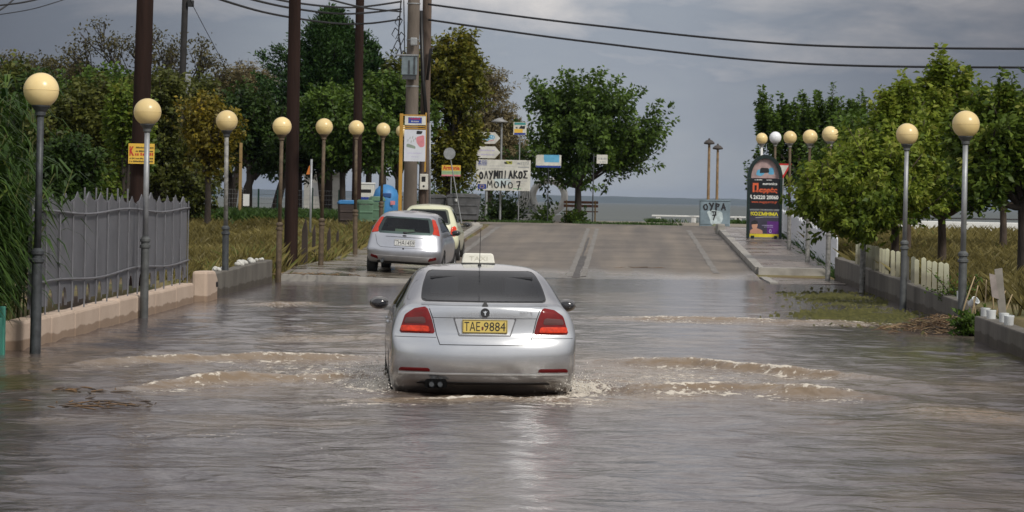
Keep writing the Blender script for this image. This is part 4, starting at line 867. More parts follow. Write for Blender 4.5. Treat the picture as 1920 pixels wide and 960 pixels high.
# palm whose fronds reach in at the right edge
def palm():
    b = base(1985, 66); T = thing('palm_tree', 'palm whose fronds and dry skirt just reach in at the right edge', 'palm', b)
    m = MB(); limb(m, (0, 0, -.2), (0, 0, 4.0), .2, .16, (.05, 0, 0), 8, 12); m.build('trunk', bark, T, smooth=True)
    r = np.random.RandomState(3)
    for nm, cnt, e0, e1, mat, ln in (('frond', 26, -.2, 1.2, lf_mulb, 1.5), ('dry_frond', 12, -1.3, -.6, lf_brown, 1.0)):
        for i in range(cnt):
            az = 2*PI*i/cnt+r.uniform(-.2, .2); el = r.uniform(e0, e1); d0 = np.array([math.cos(az)*math.cos(el), math.sin(az)*math.cos(el), math.sin(el)])
            t = np.linspace(0, 1, 40); pth = np.array([0, 0, 4.0])+d0*t[:, None]*ln; pth[:, 2] -= .7*ln*t**2*max(.2, math.cos(el))
            P = np.repeat(pth[4:], 2, 0); sd = unit(np.cross(d0, [0, 0, 1.]))*np.tile([1, -1], 36)[:, None]
            leaf_cloud(nm, P, sd+d0*.9+np.array([0, 0, -.3]), .42, mat, T, r, .10)
palm()
# -- left backdrop
def lt(name, label, px, Y, top, halfpx, mat, seed, n=260, lps=54, leaf=.2, up=.5, spread=.2, L=(.8, 1.8), low=.3, wood=None, lean=0., group='trees behind the left verge', shape='round', shell=.25, **k):
    b = base(px, Y); h = hz(px, top, Y, b); w = halfpx*Y/FPX; r = random.Random(seed); lb = []
    for i in range(9):
        a = r.uniform(0, 6.28); q = r.uniform(.15, .62); z = r.uniform(low, .82); ww = w*(1-.55*max(0, z-.5)/.5) if shape == 'round' else w*(1.15-z)
        lb.append((lean+math.cos(a)*ww*q*1.3, math.sin(a)*w*q*.7, h*z, w*.48, w*.42, h*.15))
    lb.append((lean, 0, h*.84, w*.35, w*.35, h*.08))
    return tree(name, label, b, (h*low*.9, max(.09, h*.028)), lb, n, lps, leaf, mat, L=L, spread=spread, up=up, seed=seed, group=group, wood=wood or darkbark, lean=lean*.6, shell=shell, **k)
lt('tamarisk_tree', 'tan feathery tamarisk left of the junction mulberry', 915, 128, 112, 78, lf_tan, 31, 420, 70, .16, .35, .26, low=.32, droop=.15, aspect=.3)
lt('poplar_tree', 'yellow green poplar rising just right of the concrete pole', 838, 112, 58, 72, lf_ygreen, 32, 480, 62, .19, .6, .2, low=.2)
lt('broadleaf_tree', 'green broadleaf tree behind the concrete pole and the poster stand', 745, 108, 150, 80, lf_mulb, 33, 360, 60, .19, .5, .2, low=.36)
lt('broadleaf_tree', 'mid green broadleaf tree in front of the tall conifer', 640, 104, 170, 95, lf_mulb, 34, 420, 60, .18, .45, .2, low=.46)
lt('broadleaf_tree', 'olive green tree peeping over between conifer and concrete pole', 715, 126, 112, 75, lf_olive, 35, 320, 56, .2, .5, .22, low=.45)
lt('tamarisk_tree', 'grey green tamarisk left of the tall conifer', 432, 126, 106, 62, lf_tan, 36, 330, 64, .17, .3, .26, low=.4, droop=.15, aspect=.3, lean=.6)
lt('small_tree', 'small tree with yellow autumn leaves behind the third globe lamp', 388, 92, 190, 58, lf_yellow, 37, 190, 44, .15, .5, .16, low=.5)
lt('broadleaf_tree', 'dark green broadleaf tree behind the third globe lamp', 465, 106, 165, 70, lf_dark, 38, 320, 58, .18, .5, .2, low=.5)
lt('broadleaf_tree', 'dense olive broadleaf tree behind the pole with the yellow notice', 300, 96, 132, 85, lf_olive, 39, 520, 58, .17, .55, .18, low=.15)
lt('shrub', 'tall shrub with light green shoots behind the grey fence', 235, 66, 165, 58, lf_bright, 40, 230, 54, .13, .75, .13, low=.2, L=(.5, 1.2))
lt('broadleaf_tree', 'dark dense tree behind the grey fence, between first and second lamp', 160, 84, 150, 92, lf_olive, 41, 560, 58, .17, .6, .18, low=.12)
lt('broadleaf_tree', 'dark brownish tree behind the nearest left lamp', 62, 86, 140, 85, lf_dark, 42, 520, 58, .17, .6, .18, low=.12)
lt('shrub', 'low dark shrub just behind the grey fence panels', 130, 58, 265, 80, lf_dark, 43, 260, 54, .13, .55, .14, low=.2, L=(.5, 1.0), cat='shrub')
lt('broadleaf_tree', 'shaded green tree behind the second dark pole', 560, 112, 215, 90, lf_dark, 44, 340, 58, .18, .5, .2, low=.55)
lt('tamarisk_tree', 'olive tamarisk with leaning black trunks by the shore, behind the wire fence', 430, 122, 215, 95, lf_olive, 45, 330, 60, .17, .3, .24, low=.62, droop=.2)
lt('broadleaf_tree', 'mid green tree filling the gap left of the first dark pole', 205, 104, 128, 80, lf_mulb, 46, 420, 58, .18, .55, .2, low=.2)
lt('broadleaf_tree', 'olive tree between the thin black pole and the third globe lamp', 352, 112, 150, 66, lf_olive, 47, 380, 58, .18, .55, .2, low=.42)
lt('broadleaf_tree', 'olive green tree at the far left edge behind the reeds', 10, 100, 120, 80, lf_olive, 48, 420, 58, .18, .55, .2, low=.2)
# leaning dark trunks by the shore
for i, (x0, x1, Y, w) in enumerate(((352, 402, 120, .30), (446, 505, 118, .32), (512, 560, 119, .34), (612, 590, 121, .4))):
    b = base(x0, Y); p = at(x1, 262, Y); T = thing('tamarisk_tree', ['black trunk tamarisk leaning right beside the fence end', 'tamarisk trunk leaning right behind the paper notice', 'tamarisk trunk leaning right beside the second dark pole', 'thick tamarisk trunk behind the fifth globe lamp'][i], 'tree', b, 0, 'tamarisks along the shore')
    m = MB(); dx = p.x-b[0]; h = p.z-b[2]; limb(m, (0, 0, -.2), (dx, 0, h), w*.62, w*.35, (-dx*.12, 0, 0), 8, 10); limb(m, (dx*.5, 0, h*.5), (dx*.9+.9, .1, h*1.1), w*.35, w*.12, (0, 0, -.1), 6, 7); m.build('trunk', darkbark, T, smooth=True)
    r = np.random.RandomState(60+i); n = 2600; P = np.stack([r.normal(dx*.9, .95, n), r.normal(0, .7, n), h*.98+r.normal(0, .42, n)], 1); leaf_cloud('crown', P, r.normal(0, 1, (n, 3))+np.array([0, 0, -.6]), .19, lf_dark, T, r, .35)
# tall conifer
def conifer(label, px, Y, top, halfpx, seed, nb=150, group=None):
    b = base(px, Y); h = hz(px, top, Y, b); w = halfpx*Y/FPX; r = np.random.RandomState(seed); T = thing('conifer', label, 'conifer', b, 0, group)
    m = MB(); limb(m, (0, 0, -.2), (0, 0, h*.97), h*.022, .02, (0, 0, 0), 8, 9); P = []; D = []; TI = []
    for i in range(nb):
        f = r.rand()**.95; z = h*(.30+.67*f); az = r.uniform(0, 2*PI); ln = w*(1-f)**.98*r.uniform(.55, 1.15)*(1+.22*math.sin(3*az+z))+.12
        d = np.array([math.cos(az), math.sin(az), .45+.5*f]); e = np.array([0, 0, z])+d*ln; limb(m, (0, 0, z), e, .035, .008, (0, 0, -.06*ln), 4, 4)
        n = int(60+190*ln); t = r.uniform(.12, 1, n); ss = .07+.23*ln*(1-t)*.75+.05
        p = np.array([0, 0, z])+d*(t*ln)[:, None]+r.normal(0, 1, (n, 3))*ss[:, None]*np.array([1, 1, .62]); p[:, 2] -= .24*ln*t*(1-t); P.append(p); D.append(unit(d)*.8+r.normal(0, .55, (n, 3))+np.array([0, 0, .25])); TI.append(np.full(n, r.uniform(.15, .75)))
    m.build('trunk', darkbark, T, smooth=True); leaf_cloud('crown', np.concatenate(P), np.concatenate(D), .17, lf_con, T, r, .42, np.concatenate(TI))
conifer('tall dark green conifer with a pointed top behind the dark poles', 615, 112, 12, 150, 51, 230)
conifer('slim dark conifer just right of the third dark pole', 690, 113, 78, 40, 52, 80)
# leafless trees on the far left
def bare(label, px, Y, top, seed, spread=.62, n=2600, mat=lf_brown):
    b = base(px, Y); h = hz(px, top, Y, b); r = random.Random(seed); T = thing('bare_tree', label, 'tree', b, 0, 'nearly leafless trees on the far left'); m = MB(); tips = []
    def grow(p, d, l, rad, k):
        e = p+d*l; m.tube([p, p.lerp(e, .5)+Vector((r.uniform(-.05, .05)*l, 0, r.uniform(-.03, .06)*l)), e], [rad, rad*.85, rad*.68], 5 if k > 2 else 3, False)
        if k < 4: tips.append(e)
        if k == 0: return
        for i in range(3 if k > 1 else 4):
            q = Vector((r.gauss(0, 1), r.gauss(0, 1), r.gauss(.35, .6))).normalized(); grow(e, (d*1.05+q*spread).normalized(), l*r.uniform(.6, .82), rad*.6, k-1)
    grow(Vector((0, 0, -.2)), Vector((.05, 0, 1)), h*.30, h*.026, 5)
    m.build('trunk', darkbark, T); rr = np.random.RandomState(seed); A = np.array([tuple(t) for t in tips]); P = A[rr.randint(0, len(A), n)]+rr.normal(0, .16, (n, 3)); leaf_cloud('crown', P, rr.normal(0, 1, (n, 3)), .15, mat, T, rr, .5)
bare('tall thinly leaved tree rising between the first two dark poles', 288, 122, 22, 71, .60, 4200, lf_brown)
bare('brown leafless tree just left of the first dark pole', 205, 124, 118, 72, .7, 5200)
bare('brown leafless tree above the nearest left lamp', 118, 122, 100, 73, .7, 5200)
bare('brown leafless tree at the far left edge, behind the reeds', 30, 120, 92, 74, .7, 5200)
bare('brown leafless tree right of the thin black lamp pole', 372, 127, 104, 75, .7, 5500, lf_olive)
# reeds at the near left edge
def reeds():
    T = thing('reed_clump', 'clump of green giant reeds arching over the wall at the left edge', 'reeds', (-7.75, 32.2, .0)); r = np.random.RandomState(5); V = []; F = []; TI = []; st = MB()
    for i in range(430):
        x0, y0 = r.normal(-.1, .45), r.normal(.3, .9); x0 = min(x0, .5); h = r.uniform(1.3, 3.35); lx, ly = r.normal(-.05, .16)+.22*(h < 2.3), r.normal(0, .2)
        st.tube([(x0, y0, .1), (x0+lx*.3, y0+ly*.3, h*.6), (x0+lx, y0+ly, h)], [.013, .011, .004], 5, False)
        for k in range(26):
            t = r.uniform(.22, 1); p = np.array([x0+lx*t*t, y0+ly*t*t, .1+(h-.1)*t]); az = r.uniform(0, 2*PI); L_ = r.uniform(.35, .75); hd = np.array([math.cos(az), math.sin(az), 0]); sd = np.array([-hd[1], hd[0], 0])
            b = len(V); w = r.uniform(.016, .034); el = r.uniform(.7, 1.3)
            for j in range(4):
                s = j/3; q = p+hd*L_*s*.85+np.array([0, 0, el*L_*s-1.15*L_*s*s]); ww = w*(1-s)**.7+.001; V += [q-sd*ww, q+sd*ww]
            for j in range(3): F.append((b+2*j, b+2*j+1, b+2*j+3, b+2*j+2))
            TI += [np.clip(r.normal(.45, .22), 0, 1)]*3
    st.build('stems', lf_green if False else pm('reed_stem', (.12, .13, .04), .7, var=.3), T); np_mesh('leaves', V, F, lf_reed, T, {'tint': ('FACE', TI)})
reeds()
# grass and weeds
def blades(name, label, X, Y, h, w, mat, seed, tint=None, lean=.5):
    r = np.random.RandomState(seed); n = len(X); Z = terrain_z(X, Y)-.02; az = r.uniform(0, 2*PI, n); hh = h*r.uniform(.5, 1.25, n); lx = r.normal(0, lean, n)*hh; ly = r.normal(0, lean, n)*hh; c, s = np.cos(az)*w, np.sin(az)*w
    V = np.stack([np.stack([X-c, Y-s, Z], 1), np.stack([X+c, Y+s, Z], 1), np.stack([X+lx*.4+c*.7, Y+ly*.4+s*.7, Z+hh*.6], 1), np.stack([X+lx, Y+ly, Z+hh], 1)], 1).reshape(-1, 3)
    t = np.clip((r.rand(n) if tint is None else tint)+r.normal(0, .15, n), 0, 1)
    return tag(np_mesh(name, V, np.arange(4*n).reshape(n, 4), mat, None, {'tint': ('FACE', t)}), label, 'grass', kind='stuff')
r = np.random.RandomState(90)
n = 46000; X = r.uniform(-19, -7.9, n); Y = r.uniform(50, 100, n); t = vnoise(X*.5, Y*.25, 8); k = (t > .36) & (X*5333/Y > -960); blades('dry_grass', 'dry yellow grass on the left verge behind the low wall', X[k], Y[k], .30, .012, lf_grass, 1, (t[k]-.35)*1.6)
n = 42000; X = r.uniform(5.75, 14, n); Y = r.uniform(39, 96, n); t = vnoise(X*.5, Y*.25, 18); k = (t > .3); blades('dry_grass', 'dry yellow grass on the plot behind the right wall', X[k], Y[k], .48, .014, lf_grass, 2, (t[k]-.3)*1.6)
n = 20000; X = r.uniform(-19, -9.6, n); Y = r.uniform(97, 104, n); blades('weed_strip', 'strip of lush green weeds along the wire fence', X, Y, .42, .03, lf_green, 3)
n = 7000; X = r.uniform(-8.6, -7.2, n); Y = r.uniform(62, 92, n); blades('verge_grass', 'mixed tall grass along the left pavement edge, by the lamps', X, Y, .42, .014, lf_grass, 4)
n = 5000; X = r.uniform(-6.6, 2.5, n); Y = r.uniform(117.2, 119.5, n); k = vnoise(X*1.2, Y, 4) > .5; blades('verge_grass', 'thin grass along the far kerb of the junction', X[k], Y[k], .14, .02, lf_green, 5)
n = 2600; X = r.uniform(1.0, 6.5, n); Y = r.uniform(127.6, 128.6, n); k = vnoise(X*.9, Y, 5) > .46; blades('verge_grass', 'tufts of grass under the low white shore rail', X[k], Y[k], .2, .02, lf_green, 6)
n = 1800; X = r.uniform(5.3, 5.75, n); Y = r.uniform(70, 96, n); blades('verge_grass', 'weeds at the foot of the white board fence', X, Y, .25, .014, lf_green, 7)
n = 1500; X = r.uniform(7, 14, n); Y = r.uniform(93.5, 94.8, n); blades('verge_grass', 'green grass at the foot of the long white wall', X, Y, .3, .02, lf_green, 9)
def shrub(label, loc, s, n, mat, seed, leaf=.13):
    r = np.random.RandomState(seed); T = thing('shrub', label, 'shrub', loc); m = MB(); P = []; D = []
    for i in range(n):
        d = unit(np.array([r.normal(0, .6), r.normal(0, .6), abs(r.normal(.5, .3))])); L_ = s*r.uniform(.5, 1.1); limb(m, (0, 0, -.05), d*L_, .012, .004, (0, 0, .05*s), 3, 4); k = 34; t = r.uniform(.2, 1, k); P.append(d*(t*L_)[:, None]+r.normal(0, .06*s, (k, 3))); D.append(d+r.normal(0, .6, (k, 3)))
    m.build('stems', darkbark, T); leaf_cloud('leaves', np.concatenate(P), np.concatenate(D), leaf, mat, T, r)
shrub('leafy suckers sprouting round the foot of the junction mulberry', (-2.1, 120.6, .92), .75, 34, lf_mulb, 1)
shrub('sparse suckers in front of the white ring sculpture', (-3.2, 120.6, .92), .85, 12, lf_mulb, 2, .16)
shrub('dark bush behind the posts of the graffiti board', (-5.15, 121.6, .93), 1.5, 60, lf_dark, 3, .16)
shrub('dark hedge bush behind the grey waste container', (-7.2, 116.9, .9), 2.0, 80, lf_dark, 4, .18)
shrub('green weeds growing through the gap in the right wall', (5.12, 41.0, .02), .42, 40, lf_mulb, 5, .09)
shrub('thin weed twining up the last pale picket posts', (5.5, 46.6, .3), .6, 16, lf_mulb, 6, .06)

def wet_grass(label, cx, cy, sx, sy, n, seed):
    r = np.random.RandomState(seed); X = r.normal(cx, sx, n); Y = r.normal(cy, sy, n); k = (vnoise(X*1.6, Y*.8, seed) > .44) & (X < 5.2); X, Y = X[k], Y[k]; m = len(X); az = r.normal(0, .5, m); h = r.uniform(.015, .065, m); c = r.uniform(.012, .045, m); z = np.full(m, -.012)
    V = np.stack([np.stack([X-c, Y, z], 1), np.stack([X+c, Y, z], 1), np.stack([X+c*.8+h*az, Y+.01, z+h*.8], 1), np.stack([X-c*.5+h*az, Y+.012, z+h], 1)], 1).reshape(-1, 3)
    tag(np_mesh('flooded_grass', V, np.arange(4*m).reshape(m, 4), lf_wet, None, {'tint': ('FACE', np.clip(r.normal(.5, .25, m), 0, 1))}), label, 'grass', kind='stuff')
lf_wet = leafmat('drowned_grass', (.055, .055, .014), (.13, .125, .03), trans=.1)
wet_grass('olive grass of the verge poking out of the flood before the second right lamp', 4.2, 47.0, .55, 1.5, 3600, 3)
wet_grass('drowned grass further along the right wall', 4.3, 56.5, .5, 2.2, 1100, 5)
# ------------------------------------------------------------------ street furniture
m_globe = pm('yellowed_globe', (.80, .60, .27), .28, var=.04, scale=2, col2=(.83, .65, .33))
nt_ = m_globe.node_tree; oi = nt_.nodes.new('ShaderNodeObjectInfo'); mr_ = nt_.nodes.new('ShaderNodeMapRange'); mr_.inputs[3].default_value = .84; mr_.inputs[4].default_value = 1.06; nt_.links.new(oi.outputs['Random'], mr_.inputs[0])
hs_ = nt_.nodes.new('ShaderNodeHueSaturation'); gb_ = nt_.nodes['Principled BSDF']; nt_.links.new(mr_.outputs[0], hs_.inputs['Value']); nt_.links.new(gb_.inputs['Base Color'].links[0].from_socket, hs_.inputs['Color']); nt_.links.new(hs_.outputs[0], gb_.inputs['Base Color'])
m_wglobe = pm('white_globe', (.82, .83, .86), .25, var=.03)
lowpost = pm('grey_green_post', (.10, .105, .105), .55, .2, var=.25, scale=6, bump=.1); uppost = pm('scuffed_post', (.23, .225, .21), .6, .2, var=.4, scale=14, bump=.15)
def lamp(label, x, y, z, top, mats, globe, group):          # z: ground, top: height of the globe's centre
    T = thing('street_lamp', label, 'street lamp', (x, y, z-.15), 0, group); T.rotation_euler = (.008*math.sin(y*3.1), .008*math.sin(y*5.3), y); h = top-z+.15; c = min(1.25, h*.37)
    MB().lathe([(.085, 0), (.085, .05), (.062, .07), (.060, c)], n=18).build('lower_post', mats[0], T, smooth=True, auto=40)
    MB().lathe([(.060, 0), (.078, .015), (.078, .05), (.058, .065), (.058, .09), (.076, .105), (.076, .14), (.042, .175)], (0, 0, c), 18).build('collar', mats[0], T, smooth=True, auto=35)
    MB().lathe([(.042, c+.15), (.038, h-.27)], n=14).build('upper_post', mats[1], T, smooth=True)
    MB().lathe([(.038, h-.30), (.058, h-.285), (.058, h-.245), (.082, h-.215), (.105, h-.185), (.105, h-.165), (.03, h-.16)], n=20).build('globe_holder', mats[0], T, smooth=True, auto=35)
    g = MB().ball((0, 0, 0), .20, 40, 24).build('globe', globe, T, smooth=True); g.location = (0, 0, h)
    MB().lathe([(.1985, -.004), (.2025, -.003), (.2025, .003), (.1985, .004)], n=40).build('seam', globe, g)
ord_ = ['nearest', 'second', 'third', 'fourth', 'fifth', 'sixth', 'seventh', 'farthest']
LL = [('globe lamp on dark post in front of the reeds, nearest on the left', 75, 169, 32.3), ('globe lamp on grey post standing in the flood before the grey metal fence', 277, 210, 41.5),
      ('globe lamp with pale flaking upper post beside the low concrete wall', 428, 227, 52.5), ('globe lamp just left of the second dark wooden pole', 527, 237, 60.0),
      ('globe lamp left of the silver hatchback, on a brown post', 606, 238, 66.0), ('globe lamp close to the third dark pole, next to the green bin', 670, 240, 73.5),
      ('globe lamp in front of the blue recycling bin', 717, 243, 82.0), ('globe lamp half hidden by the yellow poster stand', 753, 246, 90.0)]
for i, (lab, px, py, Y) in enumerate(LL):
    p = at(px, py, Y); z = 0 if i < 4 else max(.0, .0247*(Y-68.5)+.12)
    lamp('yellow '+lab, p.x, Y, z, p.z, (darksteel, darksteel) if i == 0 else (lowpost, galv) if i == 1 else (darksteel, uppost) if i == 2 else (rust, rust), m_globe, 'globe lamps along the left pavement')
RL = [('globe lamp on grey post beside the debris heap, nearest on the right', 1810, 233, 41.3), ('globe lamp on grey post in front of the picket posts', 1699, 252, 51.0), ('globe lamp mostly covered by the bright hanging leaves', 1622, 256, 60.5),
      ('globe lamp peeping out at the left fringe of the bright leaves', 1557, 252, 68.7), ('globe lamp just left of the bright leaves, before the white boards', 1518, 257, 76.0), ('globe lamp just right of the kiosk', 1483, 258, 84.6),
      ('white', 1455, 258, 94.8), ('globe lamp standing behind the advertising kiosk', 1430, 260, 97.5)]
for i, (lab, px, py, Y) in enumerate(RL):
    p = at(px, py, Y); z = 0 if Y < 70 else .0247*(Y-68.5)+.13
    lamp('globe lamp with the only white globe, right of the kiosk top' if i == 6 else 'yellow '+lab, p.x, Y, z, p.z, (lowpost, galv) if i < 2 else (uppost, rust) if i != 7 else (uppost, white), m_wglobe if i == 6 else m_globe, 'globe lamps along the right pavement')
# wooden poles
def pole(label, px, Y, top, r, mat=polewood, group='dark wooden utility poles', z=None, lean=0.):
    p = at(px, 380, Y); z = gz(p.x, Y) if z is None else z; T = thing('utility_pole', label, 'utility pole', (p.x, Y, z-.3), 0, group)
    MB().tube([(lean*t, 0, top*t) for t in np.linspace(0, 1, 6)], list(np.linspace(r*1.05, r*.86, 6)), 18).build('pole_shaft', mat, T, smooth=True, auto=40); return T
P1 = pole('thick dark pole carrying the yellow notice, behind the grey fence', 257, 47.5, 8.5, .15, lean=.12)
P2 = pole('dark pole right of the fourth globe lamp', 547, 66.7, 9.5, .155, lean=-.02)
P3 = pole('dark pole rising behind the sixth globe lamp', 668, 96, 11, .155)
P4 = pole('thin black pole with a small floodlight at its top', 333, 104, 9.4, .13, pm('black_pole', (.02, .018, .018), .8, var=.3), lean=.16)
MB().box((.36, -.1, 8.15), (.22, .2, .24)).build('floodlight', black, P4, bevel=.02); MB().tube([(.15, 0, 8.3), (.36, -.05, 8.3)], .03).build('bracket', black, P4)
MB().box((.30, -.05, 5.2), (.2, .12, .75)).build('junction_box', galv, P4, bevel=.02)
m_cpole = pm('weathered_concrete_pole', (.14, .115, .095), .9, var=.3, scale=2, bump=.5, stretch=(1, 1, .3)); m_wpole = pm('grey_brown_wood', (.105, .075, .058), .85, var=.35, scale=4, bump=.5, stretch=(1, 1, .1))
CP = pole('pale concrete pole with a grey transformer box, behind the poster stand', 769, 86, 10.5, .20, m_cpole, None)
WP = pole('brown wooden pole paired with the concrete pole, with a white meter box', 794, 86.4, 10.5, .15, m_wpole, None)
def rel(px, py, Y, o): p = at(px, py, Y); return (p.x-o.location.x, p.y-o.location.y, p.z-o.location.z)
x, y, z = rel(769, 123, 85.6, CP); m_box = pm('blue_grey_box', (.17, .21, .23), .5, .2, var=.2, scale=5)
bx = MB().box((0, 0, 0), (.46, .30, .58)).build('transformer_box', m_box, CP, bevel=.02); bx.location = (x-.02, y, z)
MB().box((-.06, 0, .31), (.66, .36, .04)).build('box_lid', galv, bx); MB().box((0, -.16, -.05), (.05, .02, .4)).box((.16, -.16, 0), (.05, .02, .5)).build('box_hinge', darksteel, bx); MB().box((0, 0, -.36), (.40, .26, .12)).build('box_foot', darksteel, bx)
x, y, z = rel(776, 78, 85.6, CP); MB().box((x, y, z), (.2, .2, .24)).build('insulator_housing', galv, CP, bevel=.03)
m = MB()
for i, (a, b) in enumerate(((747, 30), (741, 52), (752, 60), (745, 75), (739, 88), (756, 95))):
    p = rel(a, b, 85.6, CP); m.tube([p, (p[0]+.12, p[1], p[2]-.12), (p[0]+.02, p[1], p[2]-.34), (p[0]-.1, p[1], p[2]-.2), p], .016, 5)
p = rel(752, 0, 85.6, CP); q = rel(756, 125, 85.6, CP); m.tube([p, (p[0]-.06, p[1], (p[2]+q[2])/2), q], .022, 5); m.tube([(p[0]+.08, p[1], p[2]), (q[0]+.05, q[1], q[2])], .018, 5); m.build('dangling_cables', ink, CP)
p = rel(789, 20, 86.1, WP); q = rel(793, 150, 86.1, WP); s = rel(800, 230, 86.1, WP); MB().tube([p, q, s], .06, 8).build('cable_duct', black, WP, smooth=True)
p = rel(808, 92, 86.1, WP); q = rel(801, 150, 86.1, WP); MB().tube([(p[0]+.1, p[1], p[2]+.03), p, q], .045, 8).build('cable_conduit', black, WP, smooth=True)
p = rel(806, 230, 86.1, WP); q = rel(806, 392, 86.1, WP); MB().tube([p, q], .03, 8).build('steel_conduit', galv, WP, smooth=True)
x, y, z = rel(795, 341, 86.2, WP); mb_ = MB().box((0, 0, 0), (.26, .16, .48)).build('meter_box', dirtywhite, WP, bevel=.02); mb_.location = (x, y, z); MB().rect(-.07, -.0, .05, .16, -.083).build('meter_window', black, mb_); MB().lathe([(.03, 0), (.03, .01), (.001, .01)], (0, -.08, -.13), 14, Matrix.Rotation(PI/2, 3, 'X')).build('meter_knob', ink, mb_)
for zz in (5.0, 6.4, 7.5): MB().lathe([(.205, 0), (.205, .03)], (0, 0, zz), 18).build('strap', galv, CP)
# overhead cables
def cable(label, pts, rad=.022, n=14):
    P = [at(*p) for p in pts]; o = []
    for i in range(len(P)-1):
        a = P[max(i-1, 0)]; b = P[i]; c = P[i+1]; d = P[min(i+2, len(P)-1)]
        for k in range(n):
            t = k/n; o.append(.5*((2*b)+(c-a)*t+(2*a-5*b+4*c-d)*t*t+(3*b-3*c+d-a)*t**3))
    o.append(P[-1]); tag(MB().tube(o, rad, 6).build('overhead_cable', ink, smooth=True), label, 'cable', 'overhead cables')
cable('upper cable from the brown pole across the sky to the right', [(803, 8, 86), (1100, 46, 84), (1500, 84, 81), (1960, 92, 78)], .034)
cable('lower twisted cable from the brown pole to the right edge', [(803, 37, 86), (1100, 78, 84), (1500, 119, 81), (1960, 127, 78)], .034)
cable('lowest left cable sagging behind the dark poles to the concrete pole', [(385, -10, 66), (500, 24, 74), (620, 43, 80), (690, 44, 83), (752, 36, 85.5)], .030)
cable('middle left cable sagging to the concrete pole', [(430, -12, 66), (540, 14, 74), (650, 26, 80), (752, 17, 85.5)], .030)
cable('top left cable reaching the concrete pole from the left', [(480, -10, 66), (560, 6, 74), (660, 14, 80), (752, 3, 85.5)], .030)
cable('cable slanting down from the upper left to the concrete pole', [(600, -6, 72), (680, 14, 80), (752, 22, 85.5)], .026)
cable('cable crossing the top left corner, almost level', [(-20, 12, 60), (40, 5, 62), (90, -6, 64)], .020)
cable('second cable in the top left corner, steeper', [(-20, 30, 60), (10, 12, 62), (35, -10, 64)], .020)
cable('thin wire in the top left corner, lowest of three', [(-20, 30, 70), (60, 17, 72), (130, -4, 74)], .012)
cable('thin guy wire running down behind the black pole into the trees', [(352, -8, 100), (385, 55, 104), (425, 130, 110)], .013)
# signs
def board(T, w, h, mat, c=(0, 0, 0), name='panel', t=.03, bevel=.0):
    o = MB().box((0, 0, 0), (w, t, h)).build(name, mat, T, bevel=bevel); o.location = c; return o
m_yel = pm('yellow_print', (.72, .45, .06), .55, var=.08); m_red = pm('red_print', (.50, .03, .025), .55, var=.1); m_blue = pm('blue_print', (.02, .05, .28), .55, var=.1); m_sky = pm('sky_blue_print', (.12, .40, .62), .55, var=.15); m_green = pm('green_print', (.20, .38, .22), .55, var=.1); m_pink = pm('pink_print', (.60, .22, .25), .55, var=.2); m_grey = pm('grey_print', (.30, .31, .33), .55, var=.1); m_lilac = pm('lilac_print', (.45, .40, .62), .55, var=.15)
def lines_of_print(m, x0, x1, z, h, y, n, seed, sp=.3):
    r = random.Random(seed); x = x0
    while x < x1-h*.4:
        w = h*r.uniform(.35, .7); m.rect(x, z, min(x1, x+w), z+h*r.choice((.75, 1, 1)), y); x += w+h*(sp if r.random() > .15 else .7)
p = at(262, 288, 47.15); T = thing('notice_board', 'yellow notice with red and black print nailed to the first dark pole', 'sign', (p.x+.02, 47.2, p.z))
board(T, .43, .335, m_yel); m = MB(); MB().text('K', -.195, -.035, .075, .155, -.02, .04).build('big_letter', m_red, T); lines_of_print(m, -.10, .20, -.03, .045, -.02, 10, 4); m.build('red_lettering', m_red, T)
m = MB(); lines_of_print(m, -.09, .20, .09, .025, -.02, 9, 5); lines_of_print(m, -.09, .20, .03, .025, -.02, 9, 6); lines_of_print(m, -.19, .20, -.09, .022, -.02, 9, 7); lines_of_print(m, -.19, .20, -.14, .025, -.02, 9, 8); m.build('small_print', ink, T)
# poster stand
m_och = pm('ochre_painted_steel', (.42, .23, .035), .5, var=.12); p = at(777, 380, 84); g0 = gz(p.x, 84)
T = thing('poster_stand', 'ochre framed poster stand with a white poster in front of the paired poles', 'poster stand', (p.x, 84, g0)); f = lambda px, py: at(px, py, 84)-Vector((p.x, 84, g0))
for a, w in ((753, .10),):
    q = f(a, 213); MB().box((q.x, 0, q.z/2), (w, .08, q.z)).build('post', m_och, T, bevel=.01)
q = f(799, 213); MB().box((q.x, 0, q.z-.85), (.05, .05, 1.75)).build('post', m_och, T, bevel=.008)
for py in (216, 237, 241): q = f(776, py); MB().box((q.x, 0, q.z), (.70, .05, .035)).build('crossbar', m_och, T)
a = f(779, 226); o = board(T, .62, .26, dirtywhite, a+Vector((0, -.03, 0)), 'name_panel'); MB().rect(-.21, -.085, .19, .09, -.017).build('blue_field', m_blue, o); m = MB(); lines_of_print(m, -.17, .16, .03, .045, -.0195, 8, 3); m.build('red_lettering', m_red, o); m = MB(); lines_of_print(m, -.12, .12, -.05, .04, -.0195, 8, 9); m.build('pale_lettering', dirtywhite, o)
a = f(778, 273); o = board(T, .63, .93, pm('poster_paper', (.60, .62, .68), .6, var=.06), a+Vector((0, -.03, 0)), 'poster')
m = MB(); r = random.Random(4)
m.sheet(rounded([(.03, .25), (.27, .32), (.29, -.02), (.16, -.06), (.05, .08)], .06), -.017); m.build('pink_shape', m_pink, o)
MB().sheet(rounded([(.04, .34), (.19, .34), (.23, .43), (.05, .44)], .03), -.0195).build('dark_shape', ink, o)
m = MB(); [m.sheet([(x, z), (x+.012, z-.005), (x+.03, z+.07), (x+.01, z+.06)], -.017) for x, z in ((-.22, .12), (-.16, .19), (-.08, .21), (-.05, .12), (-.12, .08), (.0, .17))]; m.sheet(rounded([(-.25, -.04), (.02, -.1), (.02, -.02), (-.15, .04), (-.24, .05)], .03), -.017); m.build('grey_green_shape', pm('grey_green_print', (.22, .27, .22), .6, var=.2), o)
